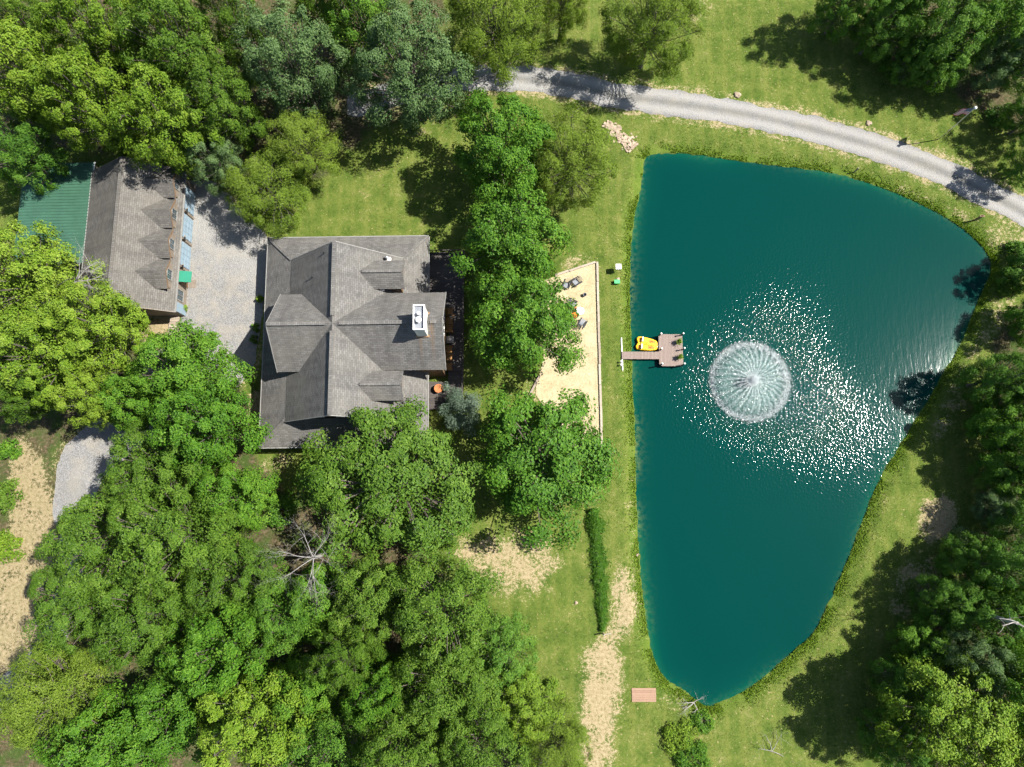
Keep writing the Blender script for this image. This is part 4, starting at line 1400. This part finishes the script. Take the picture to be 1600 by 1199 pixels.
pot("flower_pot", 685, 607, .5, .42, .6, 'terracotta', "orange terracotta pot on the deck beside the blue conifer")
pot("planter", 697, 606, .5, .34, .5, 'greychair', "grey planter right of the orange pot on the deck", 'spruce', 3)

# ------------------------------------------------------------------ dock, boat
DZ = .10
def dock():
    wx0, wy0 = at(972, 561.3, DZ)
    wx1, wy1 = at(1031, 549.7, DZ)
    px0, py0 = at(1030.4, 572.4, DZ)
    px1, py1 = at(1066.2, 522.5, DZ)
    wy1, wy0 = max(wy0, wy1), min(wy0, wy1)
    T = thing("dock", "T shaped brown plank dock reaching into the teal pond", "dock", (wx0, (wy0 + wy1) / 2, 0))
    ox, oy = wx0, (wy0 + wy1) / 2
    hw = (wy1 - wy0) / 2
    Lw = px0 - wx0
    n = 26
    st = Lw / n
    pl = MB().box(0, st - .012, -hw, hw, DZ - .04, DZ).mesh("walkway_plank", M['dockwood'])
    for i in range(n):
        link("walkway_plank", pl, T, (i * st, 0, 0))
    X0, X1, Y0, Y1 = px0 - ox, px1 - ox, py0 - oy, py1 - oy
    split = X0 + (X1 - X0) * .225
    n = 17
    st = (X1 - X0 - .02) / n
    c = .22
    for i in range(n):
        a, b = X0 + .01 + i * st, X0 + .01 + (i + 1) * st - .012
        def clip(x):
            e = min(x - X0, X1 - x)
            return max(0, c - e)
        k0, k1 = clip(a), clip(b)
        MB().prism([(a, Y0 + k0), (b, Y0 + k1), (b, Y1 - k1), (a, Y1 - k0)], DZ - .04, DZ).build("platform_plank", M['dockwood'], T)
    for y in (-hw + .06, hw - .06):
        MB().obox((.02, y, DZ - .13), (X0, y, DZ - .13), .07, .16).build("bearer", M['timber'], T)
    for y in (Y0 + .3, (Y0 + Y1) / 2, Y1 - .3):
        MB().obox((X0 + .05, y, DZ - .13), (X1 - .05, y, DZ - .13), .07, .16).build("bearer", M['timber'], T)
    for x, y in ((X0 + .12, Y1 - .12), (X1 - .10, Y1 - .10), (X1 - .05, (Y0 + Y1) / 2 + .05), (X1 - .10, Y0 + .12), (X0 + .12, Y0 + .12), (X0 + .12, .55)):
        p = MB().obox((x, y, -1.6), (x, y, .92), .11, .11).build("post", M['pot'], T)
        MB().disc_stack(x, y, [(.06, .922), (.10, .94), (.09, 1.0), (.02, 1.05)], 10).build("post_cap", M['white'], p)
    return T
dock()
for i, (px, py, lab) in enumerate([(1061, 534, "pot of yellow green grass on the dock platform, farther from the walkway end"), (1063, 558, "pot of yellow green grass at the dock's lower outer corner")]):
    pot("grass_pot", px, py, DZ, .17, .36, 'pot', lab, 'yellow', 20 + i, 90)

def boat():
    cx, cy = at(1012, 538, -.1)
    T = thing("pedal_boat", "yellow and orange pedal boat moored beside the dock", "boat", (cx, cy, WATER_Z - .05), math.radians(-9))
    # outline: twin rounded stern at the left, bow tapering to the right
    out = [(-1.12, .18), (-1.20, .38), (-1.14, .60), (-.92, .72), (-.5, .70), (0, .68), (.5, .60), (.85, .50), (1.08, .34), (1.16, .12), (1.16, -.12), (1.08, -.34), (.85, -.50), (.5, -.60), (0, -.68), (-.5, -.70), (-.92, -.72), (-1.14, -.60), (-1.20, -.38), (-1.12, -.18), (-1.02, 0)]
    out = [tuple(q) for q in smooth_closed(np.array(out), 1)]
    k = len(out)
    lev = [(.0, .86), (.12, .97), (.30, 1.0), (.40, .97), (.44, .90)]
    mb = MB()
    base = 0
    for z, s in lev:
        for x, y in out:
            mb.v.append((x * s, y * s, z))
    for i in range(len(lev) - 1):
        for j in range(k):
            a, b = i * k + j, i * k + (j + 1) % k
            mb.f.append((a, b, b + k, a + k)); mb.uv += [(0, 0)] * 4
    mb.f.append(tuple((len(lev) - 1) * k + j for j in range(k))[::1]); mb.uv += [(0, 0)] * k
    mb.f.append(tuple(j for j in reversed(range(k)))); mb.uv += [(0, 0)] * k
    hull = mb.build("hull", M['yellow'], T, smooth=False)
    for s in (-1, 1):   # raised rims around the two foot wells and the seats
        MB().prism([(.05, s * .16), (.62, s * .16), (.78, s * .26), (.70, s * .46), (.05, s * .52)], .425, .452).build("foot_well", M['orange'], hull)
        seat = MB().box(-.52, -.02, s * .38 - .23, s * .38 + .23, .43, .50).build("seat", M['yellow'], T)
        MB().obox((-.62, s * .38 - .24, .60), (-.62, s * .38 + .24, .60), .12, .34).build("seat_back", M['white'], T)
        MB().tube([(.30, s * .30, .46), (.30, s * .30, .60), (.44, s * .30, .66)], .03, 6).build("pedal", M['black'], T)
        MB().prism([(-1.02, s * .28), (-.74, s * .28), (-.74, s * .58), (-1.0, s * .52)], .425, .455).build("stern_well", M['orange'], hull)
    MB().box(-.70, .70, -.10, .10, .42, .56).build("console", M['yellow'], T)
    MB().tube([(-.1, 0, .55), (-.1, 0, .70), (-.2, 0, .76)], .025, 6).build("steering_handle", M['black'], T)
    MB().tube([(1.0, -.2, .46), (1.08, 0, .50), (1.0, .2, .46)], .025, 6).build("bow_rail", M['white'], T)
boat()

def shore_edging():
    x0, y0 = at(971, 528)
    x1, y1 = at(973, 579)
    T = thing("shore_edging", "thin white timber board across the landward end of the dock", "edging", (x0, y0, gz(x0, y0)))
    MB().obox((0, 0, .06), (x1 - x0, y1 - y0, .06), .11, .12).build("board", M['white'], T)
    for f in (.05, .5, .95):
        MB().obox(((x1 - x0) * f, (y1 - y0) * f, -.3), ((x1 - x0) * f, (y1 - y0) * f, .05), .07, .07).build("stake", M['timber'], T)
    for py, lab in ((566, "upper of two small white topped path lights by the dock"), (571, "lower of two small white topped path lights by the dock")):
        x, y = at(972.5, py)
        x -= .18
        P = thing("path_light", lab, "lamp", (x, y, gz(x, y)), 0, "path lights by the dock")
        MB().tube([(0, 0, -.1), (0, 0, .42)], .04, 8).build("stem", M['black'], P)
        MB().disc_stack(0, 0, [(.08, .42), (.12, .43), (.11, .50), (.03, .55)], 10).build("cap", M['white'], P)
shore_edging()

# ------------------------------------------------------------------ sand area
def timbers(name, pts, label, n_each, w=.22, h=.24):
    A, B = np.array(at(*pts[0])), np.array(at(*pts[1]))
    T = thing(name, label, "edging", (A[0], A[1], 0))
    rg = random.Random(len(label))
    for i in range(n_each):
        a = A + (B - A) * i / n_each - A
        b = A + (B - A) * (i + 1) / n_each - A - (B - A) / np.linalg.norm(B - A) * .03
        j = rg.uniform(-.03, .03)
        z0 = gz(*(a + A)) + h / 2 - .03
        MB().obox((a[0] + j, a[1], z0), (b[0] + j, b[1] + rg.uniform(-.02, .02), z0 + rg.uniform(-.02, .02)), w, h).build("timber", M['timber'], T)
timbers("sand_edging", [(868, 431), (931, 410)], "weathered timbers along the upper edge of the sand area", 3)
timbers("sand_edging", [(933, 410), (940, 702)], "long row of weathered timbers between sand area and pond lawn", 9)
timbers("sand_edging", [(828, 618), (843, 588)], "dark timber at the left corner of the sand area", 1)

def adirondack(T):
    g, b = M['greychair'], M['black']
    for i in range(5):
        y = -.22 + i * .11
        MB().obox((-.16, y, .33), (-.50, y, .98 - abs(i - 2) * .06), .10, .022, (0, 1, 0)).build("back_slat", g, T)
    for i in range(5):
        x = -.14 + i * .125
        MB().obox((x, -.27, .30 + i * .025), (x, .27, .30 + i * .025), .11, .022).build("seat_slat", g, T)
    for s in (-.34, .34):
        MB().obox((-.42, s, .56), (.42, s, .58), .13, .025).build("arm", b, T)
        MB().obox((.34, s, 0), (.34, s, .56), .06, .05).build("leg", b, T)
        MB().obox((-.52, s * .9, .02), (.36, s * .9, .34), .05, .09).build("side_rail", b, T)
CH = [(885.5, 444, 250, "grey garden chair at the sand area's upper end, left of a pair"), (901.5, 440, 215, "grey garden chair at the sand area's upper end, right of a pair"),
      (910, 505, 60, "grey garden chair below the white table on the sand"), (894, 474, 330, "grey garden chair half under leaves above the white table"),
      (892, 504, 100, "grey garden chair half under leaves, left of the lowest chair on the sand"), (883, 490, 20, "grey garden chair under the leaves at the left of the fire ring")]
first = None
for px, py, rz, lab in CH:
    lab = lab.replace("maple ", "")
    x, y = at(px, py, .4)
    loc = (x, y, gz(x, y) + .045)
    if first is None:
        T = first = thing("garden_chair", lab, "chair", loc, math.radians(rz), "garden chairs round the fire ring")
        adirondack(T)
    else:
        T = first.copy()
        C.objects.link(T)
        T.location = loc
        T.rotation_euler = (0, 0, math.radians(rz))
        T["label"] = lab
        for ch in first.children:
            c = ch.copy()
            C.objects.link(c)
            c.parent = T
def sand_things():
    x, y = at(906.5, 486, .5)
    T = thing("round_table", "small round white table on the sand by the garden chairs", "table", (x, y, gz(x, y) + .045))
    MB().disc_stack(0, 0, [(.40, .46), (.42, .47), (.42, .50), (.40, .51)], 24).build("tabletop", M['white'], T)
    for k in range(3):
        a = k * 2.094
        MB().obox((.28 * math.cos(a), .28 * math.sin(a), 0), (.2 * math.cos(a), .2 * math.sin(a), .46), .04, .04).build("leg", M['white'], T)
    x, y = at(913.6, 461, .2)
    T = thing("bucket", "small dark bucket on the sand right of the garden chairs", "bucket", (x, y, gz(x, y) + .045))
    MB().disc_stack(0, 0, [(.13, 0), (.19, .36), (.17, .36), (.12, .05)], 14).build("body", M['greychair'], T)
    MB().tube([(-.18, 0, .34), (-.1, .12, .44), (.1, .12, .44), (.18, 0, .34)], .012, 5).build("handle", M['steel'], T)
    x, y = at(892, 488, .1)
    T = thing("fire_ring", "ring of reddish stones in the sand between the garden chairs", "fire ring", (x, y, gz(x, y) + .03))
    for k in range(14):
        a = k * 2 * math.pi / 14
        MB().obox((.7 * math.cos(a) - .12 * math.sin(a), .7 * math.sin(a) + .12 * math.cos(a), .1), (.7 * math.cos(a) + .12 * math.sin(a), .7 * math.sin(a) - .12 * math.cos(a), .1), .18, .22).build("stone", M['terracotta'], T)
    x, y = at(897, 492.5, .3)
    T = thing("stool", "small orange stool by the fire ring on the sand", "stool", (x, y, gz(x, y) + .045))
    MB().box(-.24, .24, -.24, .24, .34, .40).build("seat", M['orange'], T)
    for a in (-.2, .2):
        for b in (-.2, .2):
            MB().obox((a, b, 0), (a, b, .34), .05, .05).build("leg", M['orange'], T)
sand_things()

# ------------------------------------------------------------------ small things on the pond lawn
def lawn_things():
    x, y = at(965, 420, .5)
    T = thing("fish_feeder", "white topped feeder box on legs standing on the grass by the pond", "feeder", (x, y, gz(x, y)))
    MB().box(-.24, .24, -.24, .24, .75, 1.15).build("box", M['greychair'], T)
    MB().box(-.29, .29, -.29, .29, 1.15, 1.20).build("lid", M['white'], T)
    for a in (-.2, .2):
        for b in (-.2, .2):
            MB().obox((a * 1.4, b * 1.4, -.05), (a, b, .75), .04, .04).build("leg", M['steel'], T)
    x, y = at(964, 441, .2)
    T = thing("tub", "bright green plastic tub on the grass by the pond", "tub", (x, y, gz(x, y)))
    MB().prism([(-.26, -.17), (.26, -.17), (.26, .17), (-.26, .17)], 0, .36).build("body", M['green_plastic'], T)
    MB().prism([(-.29, -.20), (.29, -.20), (.29, .20), (-.29, .20)], .36, .41).build("lid", M['green_plastic'], T)
    x, y = at(966, 436, .1)
    rock("rock", x, y, .17, "small pale rock just above the green tub on the grass", 3, 'stone')
    x, y = at(1336, 268)
    T = thing("stake", "thin grey wooden stake on the grass at the pond's upper shore", "stake", (x, y, gz(x, y)))
    MB().obox((0, 0, -.2), (.06, .05, .95), .12, .10).build("post", M['timber'], T)
    x, y = at(1524, 344)
    T = thing("sign_post", "short pinkish wooden marker post beside the road bend near the pond", "post", (x, y, gz(x, y)))
    MB().obox((0, 0, -.3), (0, 0, 1.15), .30, .12).build("post", M['ply'], T)
    MB().obox((-.22, 0, 1.12), (.22, 0, 1.12), .2, .06).build("cap", M['ply'], T)
    x, y = at(1006, 1086)
    T = thing("wooden_pallet", "flat pinkish wooden boards lying on the grass by the straw path", "boards", (x, y, gz(x, y)))
    for i in range(6):
        MB().box(-1.15, 1.15, -.62 + i * .21, -.62 + i * .21 + .2, .03, .06).build("board", M['ply'], T)
    for xx in (-.9, .9):
        MB().box(xx - .05, xx + .05, -.6, .6, -.03, .03).build("bearer", M['ply'], T)

def rock(name, x, y, r, label, seed, mat='rock', group=None):
    rng = np.random.default_rng(seed)
    import bmesh
    bm = bmesh.new()
    bmesh.ops.create_icosphere(bm, subdivisions=2, radius=r)
    for v in bm.verts:
        f = 1 + .28 * math.sin(v.co.x / r * 2.3 + seed) * math.cos(v.co.y / r * 2.9 + seed) + rng.uniform(-.08, .08)
        v.co = Vector((v.co.x * f * 1.15, v.co.y * f, v.co.z * f * .62))
    me = bpy.data.meshes.new(name)
    bm.to_mesh(me)
    bm.free()
    me.materials.append(M[mat])
    return tag(link(name, me, None, (x, y, gz(x, y) + r * .25), seed), label, "rock", group)
lawn_things()
for px, py, r, lab in ((1152, 149, .32, "pale rock on the grass verge above the gravel road"), (1357, 193, .28, "pale rock at the verge above the road, right of the other"), (997, 928 - 60, .15, "tiny pale rock at the straw path's upper end"), (900, 942, .16, "white rock alone on the lower meadow left of the hedge")):
    x, y = at(px, py)
    rock("rock", x, y, r, lab, int(px), 'stone')

def stone_pile():
    A, B = np.array(at(945, 193)), np.array(at(990, 233))
    c = (A + B) / 2
    T = thing("stone_pile", "strip of pale broken stone slabs beside the pond's upper left corner", "stones", (c[0], c[1], gz(*c)))
    rg = random.Random(21)
    d = (B - A) / np.linalg.norm(B - A)
    nv = np.array([-d[1], d[0]])
    for i in range(200):
        t = rg.uniform(0, 1)
        o = rg.gauss(0, .36) * (.75 + .5 * t)
        p = A + (B - A) * t + nv * o - c
        z = .03 + rg.uniform(0, .10) * math.exp(-o * o * 4)
        a = rg.uniform(0, 3.14)
        s = rg.uniform(.10, .28)
        tl = Vector((math.cos(a), math.sin(a), rg.uniform(-.25, .25))) * s
        MB().obox(Vector((p[0], p[1], z)) - tl / 1.4, Vector((p[0], p[1], z)) + tl / 1.4, s * rg.uniform(.7, 1.1), rg.uniform(.04, .08), (rg.uniform(-.3, .3), rg.uniform(-.3, .3), 1)).build("stone", M['stone'], T)
stone_pile()

# ------------------------------------------------------------------ flagpole
def flag_mat():
    m, nt, p, _ = node_mat("striped_flag_cloth")
    uv = N(nt, "UVMap").outputs[0]
    s = N(nt, "SeparateXYZ")
    L(nt, uv, s.inputs[0])
    st = mth(nt, 'GREATER_THAN', mth(nt, 'FRACT', mth(nt, 'MULTIPLY', s.outputs[1], 6.5)), .5)
    col = mix(nt, st, (.62, .02, .035), (.80, .79, .77))
    can = mth(nt, 'MULTIPLY', mth(nt, 'LESS_THAN', s.outputs[0], .40), mth(nt, 'GREATER_THAN', s.outputs[1], .4615))
    fx = mth(nt, 'SUBTRACT', mth(nt, 'FRACT', mth(nt, 'MULTIPLY', s.outputs[0], 15)), .5)
    fy = mth(nt, 'SUBTRACT', mth(nt, 'FRACT', mth(nt, 'MULTIPLY', s.outputs[1], 9.3)), .5)
    dot = mth(nt, 'LESS_THAN', mth(nt, 'ADD', mth(nt, 'MULTIPLY', fx, fx), mth(nt, 'MULTIPLY', fy, fy)), .06)
    col = mix(nt, can, col, mix(nt, dot, (.02, .035, .16), (.8, .8, .8)))
    L(nt, col, p.inputs["Base Color"])
    p.inputs["Roughness"].default_value = .8
    return m
def flagpole():
    x, y = at(1466, 218)
    T = thing("flagpole", "flagpole with white ball and a striped red, white and blue flag", "flagpole", (x, y, gz(x, y)))
    Hp = 5.9
    MB().tube([(0, 0, -.4), (0, 0, 3), (.02, .1, Hp)], [.055, .05, .035], 10).build("pole", M['steel'], T)
    import bmesh
    bm = bmesh.new()
    bmesh.ops.create_uvsphere(bm, u_segments=14, v_segments=8, radius=.16)
    me = bpy.data.meshes.new("finial")
    bm.to_mesh(me); bm.free()
    me.materials.append(M['white'])
    link("finial", me, T, (.02, .1, Hp + .12))
    nu, nv = 18, 10
    V, F, UV = [], [], []
    e = Vector((-.72, .69, 0))
    f = Vector((.69, .72, 0))
    for j in range(nv + 1):
        for i in range(nu + 1):
            u, v = i / nu, j / nv
            out = .95 * u ** .7 + .10 * math.sin(u * 9 + v * 3) * u
            fold = .13 * math.sin(u * 7.5 + v * 1.5) * (.25 + u)
            V.append(Vector((.02, .09, Hp - .08)) + e * out + f * fold + Vector((0, 0, -(1 - v) * 1.15 - 1.25 * u ** 1.25)))
    mb = MB()
    for j in range(nv):
        for i in range(nu):
            q = [j * (nu + 1) + i, j * (nu + 1) + i + 1, (j + 1) * (nu + 1) + i + 1, (j + 1) * (nu + 1) + i]
            mb.face([V[k] for k in q], [((k % (nu + 1)) / nu, (k // (nu + 1)) / nv) for k in q])
    mb.build("flag", flag_mat(), T, smooth=True)
flagpole()

# ------------------------------------------------------------------ fountain
def fountain():
    rng = np.random.default_rng(9)
    fx, fy = FOUNT
    T = thing("fountain", "round fountain throwing a dome of white spray in the pond", "fountain", (fx, fy, WATER_Z))
    MB().disc_stack(0, 0, [(.45, -.15), (.55, .0), (.52, .10), (.3, .14)], 24).build("float", M['black'], T)
    MB().tube([(0, 0, .12), (0, 0, .38)], [.14, .08], 12).build("nozzle", M['steel'], T)
    O = np.array([(1, 0, 0), (-1, 0, 0), (0, 1, 0), (0, -1, 0), (0, 0, 1), (0, 0, -1)], float)
    OF = np.array([(0, 2, 4), (2, 1, 4), (1, 3, 4), (3, 0, 4), (2, 0, 5), (1, 2, 5), (3, 1, 5), (0, 3, 5)])
    def drops(name, P, r):
        n = len(P)
        st = np.array([1, 1, 1.0])
        V = (P[:, None] + O[None] * r[:, None, None] * st).reshape(-1, 3)
        F = (OF[None] + (np.arange(n) * 6)[:, None, None]).reshape(-1, 3)
        o = link(name, np_mesh(name, V, F, M['spray'], False), T)
        o["kind"] = "stuff"
        return o
    # 30 jets on an arc that rises to about 1.9 m and lands 4.1 m out
    nj = 30
    n = 10500
    j = rng.integers(0, nj, n)
    t = rng.beta(1.5, 1.05, n)
    rad = 3.85 * t * (1 + .03 * rng.normal(size=n))
    ang = j * 2 * math.pi / nj + rng.normal(size=n) * (.022 + .034 * rng.random(n)) 
    z = .38 + 4 * 1.75 * t * (1 - t) * .92 + (1 - t) * .25 - .35 * t + rng.normal(size=n) * .05
    P = np.stack([rad * np.cos(ang), rad * np.sin(ang), np.maximum(z, .02)], 1)
    drops("spray_jets", P, rng.uniform(.012, .034, n))
    n = 2600
    P = rng.normal(size=(n, 3)) * np.array([.22, .22, .45]) + np.array([0, 0, 1.1])
    P[:, 2] = np.abs(P[:, 2])
    drops("spray_core", P, rng.uniform(.015, .045, n))
    n = 6500
    ang = rng.uniform(0, 2 * math.pi, n)
    rad = 3.9 + rng.normal(size=n) * .20
    P = np.stack([rad * np.cos(ang), rad * np.sin(ang), np.abs(rng.normal(size=n)) * .10 + .02], 1)
    drops("splash_ring", P, rng.uniform(.012, .036, n))
fountain()

# ------------------------------------------------------------------ rough grass along the shore and road verges
def rough_grass():
    rng = np.random.default_rng(55)
    n = 26000
    i = rng.integers(0, len(pond), n)
    t = rng.random(n)[:, None]
    P = pond[i] * (1 - t) + pond[(i + 1) % len(pond)] * t
    e = pond[(i + 1) % len(pond)] - pond[i]
    nv = unit(np.stack([e[:, 1], -e[:, 0]], 1))
    off = np.abs(rng.normal(size=n)) * .45 + .0
    for sg in (1, -1):
        Q = P + nv * off[:, None] * sg
        if sdf(Q[:200, 0], Q[:200, 1], pond).mean() > 0:
            break
    # follow the real waterline
    z = ground_z(Q[:, 0], Q[:, 1])
    keep = (z > WATER_Z - .04) & (vnoise(Q[:, 0], Q[:, 1], 1.3, 30) > -.45)
    Q, z = Q[keep], z[keep]
    m = len(Q)
    hh = rng.uniform(.05, .22, m)
    nr = np.stack([rng.normal(size=m), rng.normal(size=m), np.full(m, .7)], 1)
    o = link("shore_grass", leaf_mesh("shore_grass", np.stack([Q[:, 0], Q[:, 1], z + hh * .5], 1), nr, .24, .07, np.clip(.5 + .2 * rng.normal(size=m), 0, 1), LEAF['yellow'], rng, .1, -.3))
    tag(o, "fringe of longer grass along the pond shore", "grass", None, "stuff")
rough_grass()

def lawn_grass():
    rng = np.random.default_rng(91)
    n = 420000
    x, y = rng.uniform(-58, 58, n), rng.uniform(-27, 56, n)
    ix = np.clip(np.searchsorted(gx, x) - 1, 0, nx - 1)
    iy = np.clip(np.searchsorted(gy, y) - 1, 0, ny - 1)
    k = ii[iy, ix]
    ok = (dirt[k] + .25 * rng.normal(size=n) < .45) & (litter[k] < .5) & (dp[k] > .25) & (droad[k] > 1.75) & (dyard[k] > .25)
    for a, b, c, d in ((-25.2, -4.7, 4.0, 26.0), (-51, -33.3, 17.5, 34)):
        ok &= ~((x > a) & (x < b) & (y > c) & (y < d))
    x, y = x[ok], y[ok]
    s_ = sdf(x, y, SAND)
    x, y = x[s_ > .15], y[s_ > .15]
    m = len(x)
    z = ground_z(x, y)
    h = rng.uniform(.03, .09, m) * (1 + .5 * vnoise(x, y, 1.1, 92))
    a = rng.uniform(0, 6.28, m)
    w = rng.uniform(.02, .05, m)
    lean = rng.normal(size=(m, 2)) * .05
    c, s = np.cos(a) * w, np.sin(a) * w
    V = np.stack([np.stack([x - c, y - s, z - .01], 1), np.stack([x + c, y + s, z - .01], 1), np.stack([x + lean[:, 0], y + lean[:, 1], z + h], 1)], 1).reshape(-1, 3)
    t = np.clip(.5 + .22 * rng.normal(size=m) + .25 * vnoise(x, y, 2.3, 93), 0, 1)
    mat = leaf_mat("grass_blades", (.044, .084, .014), (.112, .158, .032), (.255, .25, .095), .28)
    o = link("lawn_grass", np_mesh("lawn_grass", V, np.arange(m * 3).reshape(m, 3), mat, False, {"tint": np.repeat(t, 3)}))
    tag(o, "short mown grass blades covering the lawns", "grass", None, "stuff")
lawn_grass()
